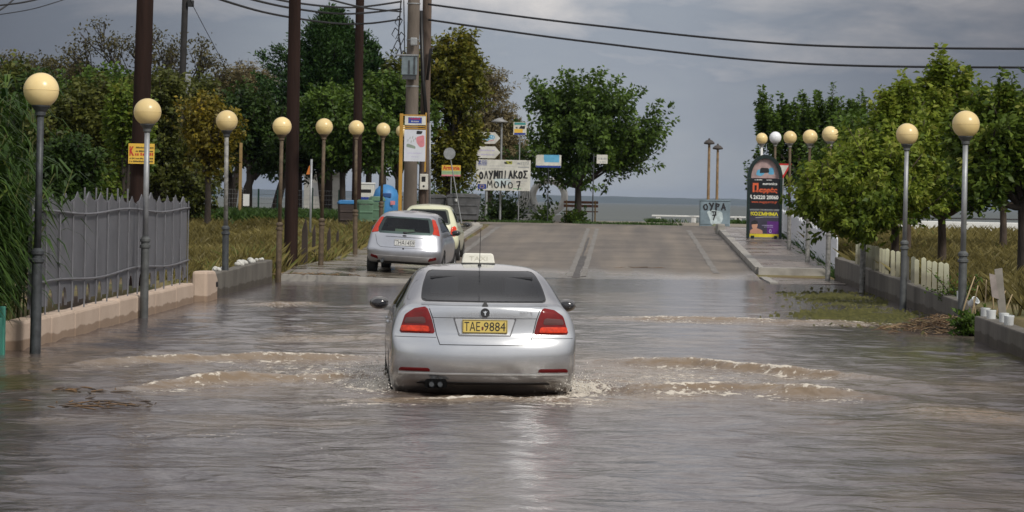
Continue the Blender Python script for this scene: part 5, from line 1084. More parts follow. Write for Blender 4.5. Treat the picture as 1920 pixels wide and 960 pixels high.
m = MB(); lines_of_print(m, -.22, .2, -.235, .025, -.017, 9, 2); lines_of_print(m, -.1, .12, -.34, .02, -.017, 9, 5); m.build('small_print', m_lilac, o)
# signs at the junction
def post(T, x, h, r=.03, mat=galv, y=0, lean=0., name='post'): return MB().tube([(x, y, -.2), (x+lean, y, h)], r, 10).build(name, mat, T, smooth=True, auto=40)
def sign_thing(name, label, px, Y, cat='sign', g='signs at the junction'):
    p = at(px, 400, Y); return thing(name, label, cat, (p.x, Y, gz(p.x, Y)), 0, g)
def rl(T, px, py): p = at(px, py, T.location.y); return (p.x-T.location.x, p.z-T.location.z)
T = sign_thing('round_sign', 'back of a round grey road sign on a leaning post', 868, 106.2); x, z = rl(T, 843, 288); x0, _ = rl(T, 868, 410)
post(T, x0, z, .022, galv, lean=x-x0); MB().lathe([(.001, 0), (.22, 0), (.22, .02), (.001, .02)], (x, -.05, z), 28, Matrix.Rotation(PI/2, 3, 'X')).build('disc', galv, T)
T = sign_thing('shop_sign', 'small yellow and green shop sign with red lettering behind the leaning post', 846, 108); x, z = rl(T, 846, 320); post(T, x-.0, z, .022, y=.04); o = board(T, .72, .42, pm('pale_green_print', (.33, .45, .25), .55), (x, 0, z))
MB().rect(-.36, .0, .36, .21, -.016).build('yellow_field', m_yel, o); MB().text('Armonia', -.32, .03, .64, .16, -.019, .03).build('lettering', m_red, o); MB().rect(-.36, -.21, .36, -.15, -.016).build('pink_band', m_pink, o); m = MB(); lines_of_print(m, -.3, .3, -.10, .05, -.018, 8, 3); m.build('small_print', m_green, o)
# the defaced information board
T = sign_thing('information_board', 'large white information board sprayed with black graffiti lettering', 943, 119); x0, z1 = rl(T, 893.5, 298); x1, z0 = rl(T, 994, 359); cx, cz, w, h = (x0+x1)/2, (z0+z1)/2, x1-x0, z1-z0-.03
o = board(T, w, h, dirtywhite, (cx, 0, cz)); post(T, rl(T, 911, 400)[0], cz, .06, y=.08); y = -.017
def U(a, b): return (-w/2+a*w, h/2-b*h)
def ur(m, a0, b0, a1, b1, y): (xa, za), (xb, zb) = U(a0, b0), U(a1, b1); m.rect(xa, zb, xb, za, y)
m = MB(); [ur(m, .03 if k > 2 else .095, .035+.022*k*2-.0, .195, .035+.022*(k*2+1), y) for k in range(4)]; ur(m, .03, .035, .085, .075, y); ur(m, .03, .105, .085, .145, y); ur(m, .05, .035, .062, .145, y-.002); m.build('flag', m_blue, o)
m = MB(); ur(m, .03, .80, .19, .955, y); m.build('starred_field', m_blue, o); m = MB()
for k in range(12): a = 2*PI*k/12; xx, zz = U(.11+.038*math.cos(a), .878+.05*math.sin(a)); m.rect(xx-.012, zz-.012, xx+.012, zz+.012, y-.0025)
m.build('stars', m_yel, o); m = MB(); ur(m, .54, .04, .66, .14, y); m.build('emblem', pm('olive_print', (.35, .36, .05), .5), o); m = MB(); m.sheet([U(.52, .13), U(.58, .13), U(.56, .08), U(.51, .06)], y-.002); m.sheet([U(.6, .1), U(.64, .1), U(.64, .07), U(.6, .06)], y-.002); m.build('emblem_shape', ink, o)
m = MB(); xx, zz = U(.82, .16); m.text('ΕΣΠΑ', xx, zz, .16*w, .10*h, y); m.sheet([U(.75, .14), U(.81, .14), U(.80, .09), U(.76, .08)], y); ur(m, .77, .215, .97, .245, y); m.build('printed_initials', m_grey, o)
m = MB()
for a0, a1, b, hh, s in ((.24, .68, .215, .03, 1), (.2, .5, .31, .025, 2), (.07, .17, .33, .05, 3), (.35, .8, .62, .03, 4), (.55, .95, .70, .04, 5), (.6, .9, .76, .03, 6)): xx, zz = U(a0, b); lines_of_print(m, xx, U(a1, b)[0], zz, hh*h, y, 9, s)
m.build('small_print', pm('faded_grey_print', (.42, .41, .42), .6), o); m = MB(); m.sheet([U(.32, .62), U(.62, .58), U(.66, .78), U(.4, .88)], y+.0008); m.build('pale_blue_tint', pm('pale_blue_print', (.55, .64, .66), .6), o)
m = MB(); ur(m, .68, .92, .83, .95, y); m.build('green_mark', m_green, o)
def circ(cx, cy, rx, ry, n=14): return [(cx+rx*math.cos(2*PI*k/n), cy+ry*math.sin(2*PI*k/n)) for k in range(n+1)]
GL = {'Ο': [circ(.3, .42, .28, .42)], 'Λ': [[(0, 0), (.3, 1), (.55, 0)]], 'Υ': [[(0, 1), (.28, .5)], [(.58, 1), (.15, -.1)]], 'Μ': [[(0, 0), (.06, 1), (.34, .35), (.6, 1), (.7, 0)]], 'Π': [[(.05, 0), (.05, .9)], [(0, .95), (.6, .95)], [(.52, .95), (.55, 0)]], 'Ι': [[(.2, 0), (.22, 1)]],
      'Α': [[(0, 0), (.28, 1), (.58, 0)], [(.1, .35), (.5, .38)]], 'Κ': [[(.05, 0), (.08, 1)], [(.55, 1), (.1, .5), (.6, 0)]], 'Σ': [[(.6, .98), (.05, .95), (.35, .5), (.0, .05), (.62, .02)]], 'Ν': [[(0, 0), (.05, 1), (.5, .05), (.55, 1)]], '7': [[(.0, .95), (.55, 1), (.25, -.15)], [(.1, .45), (.5, .5)]], 'Ρ': [[(.08, 0), (.08, 1)], [(.08, 1), (.5, .85), (.45, .55), (.08, .5)]]}
def graffiti(m, word, x, z, lw, lh, step, wid, y, seed, drift=0.):
    r = random.Random(seed)
    for i, ch in enumerate(word):
        if ch in GL: m.strokes([[(x+i*step+a*lw+r.uniform(-.01, .01), z+i*drift+b*lh+r.uniform(-.012, .012)) for a, b in ln] for ln in GL[ch]], wid*r.uniform(.85, 1.2), y-.0004*i, .3, seed+i)
m = MB(); xx, zz = U(.06, .62); graffiti(m, 'ΟΛΥΜΠΙΑΚΟΣ', xx, zz, .225, .30, .206, .062, -.022, 3, .006); xx, zz = U(.21, .905); graffiti(m, 'ΜΟΝΟ', xx, zz, .30, .28, .29, .048, -.022, 7, -.005); xx, zz = U(.75, .93); graffiti(m, '7', xx, zz, .26, .30, .3, .06, -.022, 9); m.build('graffiti', ink, o)
# arrow signs on the tall lamp column
T = sign_thing('street_lamp', 'slim lamp column carrying two white arrow signs above the graffiti board', 943, 119.6, 'street lamp', None); x, z = rl(T, 941, 220); post(T, x, z, .045, galv, name='column'); MB().lathe([(.001, .16), (.1, .13), (.36, 0), (.34, -.03), (.08, -.05)], (x-.1, 0, z-.18), 20).build('shade', pm('grey_shade', (.28, .28, .28), .5), T, smooth=True)
for k, (pa, pb) in enumerate(((247.5, 270), (274, 297))):
    xa, za = rl(T, 893, pa); xb, zb = rl(T, 938, pb); q = (xb-xa)*.78+xa; o = MB().prism([(xa, zb), (q, zb), (xb, (za+zb)/2), (q, za), (xa, za)], -.08, -.055).build('arrow_sign', dirtywhite, T)
    m = MB(); r = random.Random(k)
    if k == 0:
        for i in range(9): c = (xa+.12+.075*i, (za+zb)/2+.05*math.sin(i*1.1)); m.strokes([circ(c[0], c[1], .05, .07, 8)], .035, -.084)
        m.build('coloured_lettering', m_sky, o); MB().strokes([[(xa+.15, zb+.08), (xa+.5, zb+.10), (xa+.75, zb+.16)]], .025, -.0835).build('pink_stroke', m_pink, o)
    else:
        lines_of_print(m, xa+.08, xb-.2, za-.2, .07, -.084, 8, 5); lines_of_print(m, xa+.08, xb-.25, zb+.12, .06, -.084, 8, 6); m.build('lilac_lettering', m_lilac, o)
T = sign_thing('bus_stop_sign', 'square yellow, blue and white sign on a thin post, left of the mulberry', 974, 119.3); x0, z1 = rl(T, 963, 229); x1, z0 = rl(T, 987, 253); post(T, (x0+x1)/2, (z0+z1)/2, .024, y=.03); o = board(T, x1-x0, z1-z0, dirtywhite, ((x0+x1)/2, 0, (z0+z1)/2))
MB().rect(-.24, .15, .24, .25, -.017).build('teal_band', pm('teal_print', (.05, .25, .24), .5), o); MB().rect(-.24, -.18, .12, -.02, -.017).build('yellow_field', m_yel, o); MB().sheet([(-.05, .0), (.2, -.02), (.22, .12), (.1, .1), (.05, .14)], -.0195).sheet([(-.2, .02), (-.1, -.01), (-.12, .08)], -.0195).build('black_shape', ink, o); MB().rect(-.24, -.26, .24, -.18, -.017).build('blue_band', m_blue, o)
T = sign_thing('shop_sign', 'blue sign half hidden among the leaves of the junction mulberry', 1028, 119); x0, z1 = rl(T, 1005, 290); x1, z0 = rl(T, 1052, 314); post(T, (x0+x1)/2, z0+.1, .022, darksteel, y=.04); o = board(T, x1-x0, z1-z0, dirtywhite, ((x0+x1)/2, 0, (z0+z1)/2)); MB().rect(-.2, -.05, .45, .26, -.017).build('blue_field', m_sky, o); m = MB(); m.text('20', -.47, -.2, .3, .3, -.0195); m.build('lettering', dirtywhite, o); MB().rect(-.52, -.27, .52, -.19, -.019).build('dark_band', m_blue, o)
T = sign_thing('road_sign', 'small white sign on a thin post right of the mulberry trunk', 1113, 119); x0, z1 = rl(T, 1119, 290); x1, z0 = rl(T, 1139, 307); xp, _ = rl(T, 1113, 300); post(T, xp, z1+.03, .025, darksteel); o = board(T, x1-x0, z1-z0, dirtywhite, ((x0+x1)/2, 0, (z0+z1)/2)); MB().tube([(xp, 0, (z0+z1)/2+.1), (x0+.02, 0, (z0+z1)/2+.1)], .015, 6).build('arm', darksteel, T); m = MB(); lines_of_print(m, -.15, .18, -.02, .08, -.017, 8, 3); lines_of_print(m, -.1, .18, -.14, .06, -.017, 8, 4); m.build('small_print', m_grey, o)
# electricity cabinet
T = sign_thing('electricity_cabinet', 'blue grey electricity cabinet with black graffiti beside the sea', 1340, 118.3, 'cabinet', None); x0, z1 = rl(T, 1312, 376); x1, z0 = rl(T, 1368, 424); w = x1-x0; h = z1
m_cab = pm('blue_grey_cabinet', (.19, .25, .29), .5, var=.2, scale=2); o = MB().box((0, 0, h/2), (w, .5, h)).build('housing', m_cab, T, bevel=.02); MB().box((0, 0, h+.02), (w+.06, .56, .05)).build('roof', m_cab, T)
for k in (-1, 1): d = MB().box((k*w*.245, -.262, h*.52), (w*.47, .02, h*.88)).build('door', m_cab, T, bevel=.006); MB().box((k*.05, -.285, h*.5), (.025, .03, .12)).build('handle', darksteel, d)
m = MB(); m.sheet(rounded([(-.35, .62), (-.1, .7), (.3, .62), (.35, .3), (.2, .05), (-.15, .05), (-.2, .3)], .1), -.2755); m.build('pale_stain', pm('chalky_paint', (.48, .56, .58), .7, var=.25, scale=6), T); MB().sheet(rounded([(-.12, .03), (.25, .02), (.2, .1), (-.05, .12)], .03), -.2785).build('rusty_stain', pm('green_stain', (.22, .24, .15), .8), T)
m = MB(); graffiti(m, 'ΟΥΡΑ', -.47, h-.38, .27, .27, .25, .055, -.281, 4); graffiti(m, '7', -.12, h-.75, .3, .3, .3, .05, -.281, 6); m.build('graffiti', ink, T)
# shore: lamps, rail, bench, sculpture
for lab, px, py, Y in (('left of the two mushroom lamps on the shore, slightly taller', 1330, 262, 128), ('right of the two mushroom lamps on the shore, slightly shorter', 1346, 272, 133)):
    p = at(px, py, Y); T = thing('shore_lamp', 'rusty '+lab, 'street lamp', (p.x, Y, min(.96, gz(p.x, Y))), 0, 'mushroom lamps on the shore'); h = p.z-T.location.z
    MB().tube([(0, 0, -.4), (0, 0, h-.1)], [.075, .055], 12).build('post', pm('rusty_ochre_post', (.23, .15, .075), .8, var=.3, scale=5), T, smooth=True, auto=40); MB().lathe([(.07, h-.22), (.22, h-.2), (.25, h-.14), (.14, h-.03), (.05, h), (.04, h+.06), (.001, h+.07)], n=18).build('hood', pm('brown_hood', (.06, .05, .045), .7), T, smooth=True, auto=40)
def rail(label, p0, p1, Y):
    a, b = at(p0, 405, Y), at(p1, 405, Y); T = thing('shore_rail', label, 'low rail', ((a.x+b.x)/2, Y, .98), 0, 'white rails along the shore'); L_ = b.x-a.x
    MB().box((0, 0, .28), (L_, .32, .07)).build('rail_beam', white, T, bevel=.01); n = max(2, round(L_/1.6)+1)
    for k in range(n): MB().box((-L_/2+.3+(L_-.6)*k/(n-1), 0, .12), (.22, .26, .25)).build('foot', white, T, bevel=.01)
rail('low white rail on the shore, left of the graffitied cabinet', 1222, 1313, 129); rail('low white rail on the shore between cabinet and kiosk', 1369, 1398, 129); rail('low white rail on the shore behind the kiosk and trees', 1402, 1560, 129)
p = at(1091, 415, 124); T = thing('bench', 'wooden slatted bench facing the sea behind the mulberry trunk', 'bench', (p.x-.05, 124, .96)); m_bw = pm('red_brown_wood', (.17, .075, .045), .7, var=.25)
MB().box((0, .05, .44), (1.5, .4, .05)).build('seat', m_bw, T, bevel=.01)
for zz in (.68, .84): MB().box((0, -.19, zz), (1.5, .04, .11)).build('back_slat', m_bw, T, bevel=.008)
for k in (-.62, .62): MB().tube([(k, .22, 0), (k, .1, .42), (k, -.17, .44), (k, -.22, .92)], .03, 6).tube([(k, -.28, 0), (k, -.15, .42)], .03, 6).build('leg', pm('ochre_leg', (.33, .22, .09), .7), T)
p = at(1028, 412, 125); T = thing('sculpture', 'white ring sculpture with a carved wing on a white plinth behind the mulberry', 'sculpture', (p.x, 125, .96)); m_sc = pm('white_stone', (.62, .61, .58), .6, var=.12, scale=2)
MB().box((-.35, 0, .13), (2.5, .9, .30)).build('plinth', m_sc, T, bevel=.03)
rp = [(.70+.15*math.cos(a), .20*math.sin(a)) for a in np.linspace(0, 2*PI, 12, endpoint=False)]; m = MB(); vs = []; n = 40
for k in range(n):
    a = 2*PI*k/n
    for rr, yy in rp: vs.append((rr*math.cos(a), yy, rr*math.sin(a)))
m.add(vs, [(k*12+j, k*12+(j+1) % 12, ((k+1) % n)*12+(j+1) % 12, ((k+1) % n)*12+j) for k in range(n) for j in range(12)]); o = m.build('ring', m_sc, T, smooth=True); o.location = (0, 0, 1.08)
m_wing = pm('carved_grey_stone', (.36, .36, .36), .8, var=.3, scale=5, bump=.8, bscale=8); o = MB().prism([(-1.55, .28), (-.45, .28), (-.78, .75), (-.85, 1.2), (-1.05, 1.75), (-1.3, 1.55), (-1.25, 1.1)], -.16, .16).build('wing', m_wing, T, bevel=.05)
for k in range(5): MB().tube([(-1.45+.1*k, -.17, .4+.02*k), (-1.3+.12*k, -.19, .75+.06*k), (-1.12+.06*k, -.17, 1.2+.07*k)], [.03, .035, .015], 6).build('feather_groove', m_sc, o)
# bins
def container(label, px, Y, w, h, d, mat, lidm, rz=0., wheels=True, g='bins at the junction', name='waste_container', z=None):
    p = at(px, 400, Y); T = thing(name, label, 'bin', (p.x, Y, gz(p.x, Y) if z is None else z), rz, g); b = [(-w/2*.88, -d/2*.85), (w/2*.88, -d/2*.85), (w/2*.88, d/2*.85), (-w/2*.88, d/2*.85)]; t = [(-w/2, -d/2), (w/2, -d/2), (w/2, d/2), (-w/2, d/2)]
    MB().add([(x, y, .16) for x, y in b]+[(x, y, h*.86) for x, y in t], [(3, 2, 1, 0), (4, 5, 6, 7), (0, 1, 5, 4), (1, 2, 6, 5), (2, 3, 7, 6), (3, 0, 4, 7)]).build('tub', mat, T, bevel=.025)
    for k in (.35, .62): MB().box((0, -d/2*.965, h*k), (w*.9, .03, .05)).build('rib', mat, T, bevel=.01)
    MB().prism([(-w/2-.02, h*.865), (w/2+.02, h*.865), (w/2+.01, h*.93), (w*.36, h), (-w*.36, h), (-w/2-.01, h*.93)], -d/2-.03, d/2+.03).build('lid', lidm, T, bevel=.02)
    for sx in (-1, 1):
        for sy in (-1, 1): MB().lathe([(.001, -.03), (.08, -.03), (.08, .03), (.001, .03)], (sx*w*.36, sy*d*.3, .08), 14, Matrix.Rotation(PI/2, 3, 'Y')).build('wheel', rubber, T)
    return T
m_bgrey = pm('grey_container_steel', (.11, .11, .115), .6, .2, var=.3, scale=4); m_bgreen = pm('green_bin_plastic', (.10, .19, .12), .55, var=.2, scale=3); m_bblue = pm('blue_bin_plastic', (.04, .20, .45), .5, var=.15); m_bbrown = pm('brown_bin_plastic', (.05, .035, .03), .7, var=.2)
T = container('dark grey steel waste container behind the leaning round sign', 869, 106.8, 1.22, 1.15, .9, m_bgrey, m_bgrey); MB().rect(-.3, .85, -.2, .95, -.505).build('sticker', white, T)
container('second grey waste container partly hidden behind the brown pole', 812, 107.2, .95, 1.1, .9, m_bgrey, m_bgrey)
container('green wheeled bin beside the sixth globe lamp', 684, 92.0, .48, 1.06, .6, m_bgreen, m_bgreen, .25); container('green wheeled bin with a pale lid corner, right of its twin', 706, 92.6, .44, 1.16, .6, m_bgreen, m_bgreen, .25)
container('brown bin with a bright blue lid left of the green bins', 650, 93.5, .55, 1.0, .6, m_bbrown, m_bblue, .2)
p = at(723, 400, 99); T = thing('recycling_bin', 'domed bright blue recycling bin behind the seventh globe lamp', 'bin', (p.x, 99, gz(p.x, 99)), 0, 'bins at the junction'); MB().lathe([(.40, .02), (.44, .1), (.47, .75), (.45, 1.0), (.38, 1.22), (.24, 1.36), (.08, 1.42), (.001, 1.43)], n=24).build('dome', m_bblue, T, smooth=True, auto=40)
MB().box((.08, -.40, 1.05), (.28, .12, .16)).build('slot', pm('dark_blue', (.02, .07, .22), .5), T, bevel=.03); MB().rect(.2, .72, .36, .86, -.475).build('sticker', m_pink, T); p = at(686, 372, 100); T = thing('recycling_bin', 'white cabinet bin with a blue emblem left of the blue dome', 'bin', (p.x, 100, gz(p.x, 100)), 0, 'bins at the junction'); MB().box((0, 0, .7), (.6, .5, 1.4)).build('housing', dirtywhite, T, bevel=.03); MB().box((0, 0, 1.43), (.64, .54, .06)).build('lid', white, T, bevel=.01); MB().sheet(rounded([(-.15, .75), (.15, .75), (.18, .95), (-.18, .95)], .05), -.253).build('emblem', m_blue, T); MB().rect(-.2, 1.1, .2, 1.22, -.253).build('slot', black, T)
# ------------------------------------------------------------------ kiosk, stop sign, fences, walls
Y = 93.0; p = at(1433, 447, Y); gk = zR(4.5, Y); T = thing('advertising_kiosk', 'black arched advertising kiosk with Greek lettering and a purple poster', 'advertising kiosk', (p.x, Y, gk)); f = lambda px, py: (at(px, py, Y).x-p.x, at(px, py, Y).z-gk)
xl, _ = f(1400, 400); xr, _ = f(1466, 400); _, zt = f(1433, 290); zt = min(zt, 2.9); w = xr-xl; cx = (xl+xr)/2; hw = w/2; zs = f(1433, 334)[1]
m_kf = pm('black_green_frame', (.010, .022, .02), .35, var=.2)
for sx in (-1, 1): MB().box((cx+sx*(hw-.045), 0, zs/2), (.09, .30, zs)).build('side_post', m_kf, T, bevel=.015)
arch = []; n = 20
for k in range(n+1): a = PI*k/n; arch.append((cx+hw*math.cos(a), zs+(zt-zs)*math.sin(a)))
for k in range(n+1): a = PI*(n-k)/n; arch.append((cx+(hw-.12)*math.cos(a), zs+(zt-zs-.12)*math.sin(a)))
b = MB(); m_ = n+1
for k in range(n):
    q = [arch[k], arch[k+1], arch[2*m_-2-k], arch[2*m_-1-k]]; b.prism(q, -.13, .13)
bm = bmesh.new(); o = b.build('arch', m_kf, T); bm.from_mesh(o.data); bmesh.ops.remove_doubles(bm, verts=bm.verts, dist=1e-4); bm.to_mesh(o.data); bm.free()
hp = [(cx+(hw-.1)*math.cos(a), zs+(zt-zs-.1)*math.sin(a)) for a in np.linspace(0, PI, 20)]
o = MB().prism(hp+[], -.02, .02).build('arch_picture', pm('pale_pink_print', (.42, .30, .29), .5, var=.25, scale=4), T)
m = MB(); m.sheet(rounded([(cx-.30, zs+.10), (cx-.12, zs+.06), (cx+.0, zs+.16), (cx-.06, zs+.30), (cx-.25, zs+.27)], .05), -.0225); m.sheet(rounded([(cx+.1, zs+.12), (cx+.3, zs+.12), (cx+.27, zs+.36), (cx+.12, zs+.33)], .06), -.0225); m.build('pale_blue_shape', m_sky, o); MB().sheet(rounded([(cx-.18, zs+.16), (cx+.14, zs+.18), (cx+.12, zs+.33), (cx-.15, zs+.34)], .05), -.025).build('dark_shape', ink, o)
z1 = f(1433, 334)[1]-.005; z2 = f(1433, 392)[1]; z3 = f(1433, 444)[1]
o = MB().box((cx, 0, (z1+z2)/2), (w-.18, .22, z1-z2)).build('upper_panel', pm('black_print', (.012, .013, .016), .35, var=.1), T); y = -.1125; a0 = cx-hw+.1; pw = w-.2
m_or = pm('orange_red_print', (.72, .13, .05), .45, var=.1)
m = MB(); m.text('euronics', a0+.42*pw, z1-.22, .5*pw, .085, y, .025); m.text('26220 20060', a0+.11*pw, z2+.32, .86*pw, .135, y, .035); m.tube([(a0+.03*pw, y, z2+.46), (a0+.015*pw, y, z2+.40), (a0+.06*pw, y, z2+.33)], .022, 5); lines_of_print(m, a0+.15*pw, a0+.4*pw, z1-.07, .035, y, 5, 2); lines_of_print(m, a0+.55*pw, a0+.75*pw, z1-.07, .035, y, 5, 4); m.build('white_lettering', white, o)
m = MB(); m.text('Π', a0+.08*pw, z1-.46, .20*pw, .30, y, .06); m.text('αρράς', a0+.31*pw, z1-.50, .62*pw, .20, y, .04); lines_of_print(m, a0+.15*pw, a0+.8*pw, z2+.56, .05, y, 5, 7); m.text('www.megaparras.gr', a0+.05*pw, z2+.17, .88*pw, .08, y); m.build('orange_lettering', m_or, o)
o = MB().box((cx, 0, (z2+z3)/2-.02), (w-.18, .22, z2-z3-.06)).build('lower_panel', pm('slate_print', (.05, .045, .07), .4, var=.15), T); zt2, zb2 = z2-.05, z3+.01
MB().rect(a0, zb2-.02, a0+pw, zb2+.085, y).build('yellow_band', pm('lemon_print', (.70, .58, .03), .5), o); MB().rect(a0+.60*pw, zb2+.09, a0+pw, zb2+.50, y).build('purple_field', pm('purple_print', (.11, .02, .19), .5), o); MB().text('ΚΟΣΜΗΜΑ', a0+.03*pw, zt2-.17, .94*pw, .13, y-.002, .035).build('yellow_lettering', pm('lemon_lettering', (.75, .66, .03), .5), o)
MB().strokes([[(a0+.2*pw, zt2-.235), (a0+.5*pw, zt2-.21), (a0+.98*pw, zt2-.205)]], .02, y-.002).build('swoosh', m_grey, o)
m = MB(); fx, fz = a0+.17*pw, zb2+.36; m.sheet(circ(fx, fz, .095, .135, 16)[:-1], y-.002); m.sheet(rounded([(a0+.01*pw, zb2+.09), (a0+.46*pw, zb2+.09), (a0+.44*pw, zb2+.2), (a0+.28*pw, zb2+.26), (fx+.04, fz-.1), (fx-.04, fz-.1), (a0+.02*pw, zb2+.2)], .03), y-.0045); m.build('pictured_skin', pm('skin_print', (.52, .27, .18), .5, var=.15), o)
MB().sheet(rounded([(fx-.12, fz+.03), (fx+.11, fz+.05), (fx+.10, fz+.14), (fx, fz+.175), (fx-.11, fz+.13)], .04), y-.007).build('pictured_hair', ink, o); m = MB(); lines_of_print(m, a0+.42*pw, a0+.8*pw, zb2+.35, .03, y-.0025, 5, 3); lines_of_print(m, a0+.5*pw, a0+.8*pw, zb2+.30, .025, y-.0025, 5, 9); m.strokes([circ(a0+.71*pw, zb2+.18, .03, .055, 10)], .02, y-.0025); m.build('small_print', m_lilac, o)
for sx in (-1, 1): MB().box((cx+sx*(hw-.2), 0, .045), (.1, .5, .09)).build('foot', m_kf, T, bevel=.01)
# octagonal stop sign and give-way triangle behind the kiosk
T = thing('stop_sign', 'red octagonal stop sign rising just behind the kiosk arch', 'sign', (at(1434, 400, 97).x, 97, zR(4, 97))); q = at(1434, 324, 97).z-T.location.z; post(T, 0, q+.3, .035, galv, y=.04)
oc = lambda r: [(r*math.cos(PI/8+k*PI/4), q+r*math.sin(PI/8+k*PI/4)) for k in range(8)]
o = MB().prism(oc(.53), 0, .02).build('plate_rim', dirtywhite, T); MB().prism(oc(.47), -.004, -.001).build('red_field', pm('faded_red', (.38, .09, .09), .5, var=.12), o); MB().text('STOP', -.36, q+.04, .72, .26, -.008, .03).build('lettering', dirtywhite, o)
T = thing('yield_sign', 'give way triangle with red border showing between kiosk and lamp post', 'sign', (at(1467, 400, 99).x, 99, zR(4, 99))); q = at(1470, 310, 99).z-T.location.z; post(T, 0, q, .03, galv, y=.04); MB().prism([(-.30, q+.06), (.30, q+.06), (0, q-.46)], 0, .02).build('border', m_red, T); MB().prism([(-.19, q+.0), (.19, q+.0), (0, q-.34)], -.005, -.002).build('field', dirtywhite, T)
T = thing('stone_bollard', 'broken kerb stone standing at the corner of the right pavement', 'stone', (3.42, 100.6, .78)); MB().box((0, 0, .16), (.3, .3, .4), .3).build('block', concrete, T, bevel=.06)
T = thing('stone_bollard', 'pale broken block at the end of the left kerb', 'stone', (at(890, 430, 100).x, 100, .76)); MB().box((0, 0, .12), (.35, .3, .3), .5).build('block', m_kerb, T, bevel=.08)
# grey metal fence on a pink wall
A, Bp = Vector((-6.98, 32.6, 0)), Vector((-7.33, 47.8, 0)); d = (Bp-A); Lf = d.length; ang = math.atan2(d.y, d.x)
T = thing('boundary_wall', 'low pink rendered wall carrying the grey metal fence, standing in the flood', 'wall', A, ang); m_pinkw = pm('pink_render', (.47, .36, .28), .85, var=.12, scale=1.3, bump=.35, bscale=18, col2=(.55, .43, .34), wet=.10); r = random.Random(4)
xs = [0]
while xs[-1] < Lf-.6: xs.append(min(Lf, xs[-1]+r.uniform(1.6, 2.4)))
if xs[-1] < Lf: xs[-1] = Lf
for a, b in zip(xs[:-1], xs[1:]):
    h = .33+r.uniform(-.012, .012); MB().prism([(a+.006, -.4), (b-.006, -.4), (b-.006, h), (a+.006, h+r.uniform(-.01, .01))], -.13, .13).build('wall_block', m_pinkw, T, bevel=.035)
A2 = A+d*.06; L2 = Lf*.93
T = thing('metal_fence', 'grey sheet metal fence with pointed pickets and round bar posts', 'fence', (A2.x, A2.y, .33), ang); m_fence = pm('grey_painted_sheet', (.14, .14, .155), .45, .1, var=.14, scale=1.5, bump=.08, bscale=4); m_bar = pm('grey_bar', (.16, .16, .175), .45, .1, var=.15)
n = 15; pw = L2/n
for k in range(n):
    x = pw*k; h = 1.42+r.uniform(-.03, .03); pts = [(x+.003, .10), (x+pw*.26, .10)]
    pts += [(x+pw*(.5-.20*math.cos(a)), .06+.24*math.sin(a)) for a in np.linspace(0, PI, 9)]
    pts += [(x+pw*.74, .10), (x+pw-.003, .10), (x+pw-.003, h-.06), (x+pw*.72, h-.03), (x+pw*.5, h+.06), (x+pw*.28, h-.03), (x+.003, h-.06)]
    MB().prism(pts, r.uniform(-.012, .012)-.01, r.uniform(-.012, .012)+.004).build('sheet_panel', m_fence, T)
for k in range(n+1): MB().tube([(pw*k, -.035, -.02), (pw*k, -.035, 1.38+.06*(k % 3 == 1))], .011, 8).build('bar', m_bar, T, smooth=True, auto=40)
for zz in (.38, 1.24): MB().tube([(x, -.05, zz+.03*math.sin(x*.9+zz)) for x in np.linspace(0, L2, 24)], .017, 6).build('rail', m_bar, T, smooth=True)
for k in range(4, 9): MB().tube([(pw*(k+.5), .06, 1.2), (pw*(k+.5), .06, 1.56)], .012, 6).build('spike', m_bar, T)
T = thing('gate_panel', 'small teal green gate panel at the lower left edge of the picture', 'gate', (-6.98, 32.0, -.3), ang+PI); m_teal = pm('teal_paint', (.05, .22, .17), .5, var=.15); MB().box((.6, 0, .35), (1.2, .06, .7)).build('panel', m_teal, T, bevel=.01); MB().box((.03, 0, .4), (.08, .1, .85)).build('post', m_teal, T, bevel=.01)
# pink end block and low concrete wall further on
T = thing('wall_block', 'separate pink end block between the fence and the low concrete wall', 'wall', (-7.22, 49.2, 0), ang); MB().prism([(-.75, -.4), (.75, -.4), (.75, .38), (.45, .50), (-.75, .52)], -.13, .13).build('block', m_pinkw, T, bevel=.05); MB().tube([(.5, -.135, .3), (.52, -.14, .22)], .03, 6).build('stain', ink, T)
def wallrun(label, a, b, h0, h1, th=.22, mat=concrete, cap=None, name='low_wall'):
    a, b = Vector(a), Vector(b); d = b-a; T = thing(name, label, 'wall', a, math.atan2(d.y, d.x)); Lw = d.length; n = max(2, int(Lw/1.2)); r = random.Random(int(Lw*10)); top = [(Lw*k/n, h0+(h1-h0)*k/n+r.uniform(-.012, .012)) for k in range(n+1)]
    MB().prism([(0, -.4), (Lw, -.4)]+top[::-1], -th/2, th/2).build('masonry', mat, T, bevel=.02); 
    if cap: MB().prism(top+[(x, z+.05) for x, z in top[::-1]], -th/2-.02, th/2+.02).build('coping', cap, T, bevel=.01)
    return T, Lw
m_wall = pm('stained_concrete', (.095, .085, .072), .9, var=.35, scale=1.6, bump=.5, bscale=20, stretch=(1, 1, .4), col2=(.16, .145, .122), wet=.12)
wallrun('low stained concrete wall with pale stones on top, right of the pink block', (-7.35, 50.4, 0), (-7.5, 60.0, 0), .42, .48, mat=m_wall)
r = random.Random(9)
for i in range(17):
    t = r.uniform(.05, .98); s = r.uniform(.03, .075); o = MB().ball((0, 0, 0), (s*1.3, s, s*.8), 8, 5).build('stone', pm('whitewashed_stone', (.55, .54, .50), .8, var=.2), None); o.location = (-7.35-.15*t+r.uniform(-.05, .05), 50.4+9.6*t, .44+.06*t+s*.5); o.rotation_euler = (r.random(), r.random(), r.random()*6); tag(o, 'whitewashed stone lying on the low concrete wall at left', 'stone', 'whitewashed stones on the left wall')
m_stk = pm('dark_weathered_wood', (.05, .036, .03), .9, var=.35, scale=5, bump=.5, stretch=(1, 1, .2))
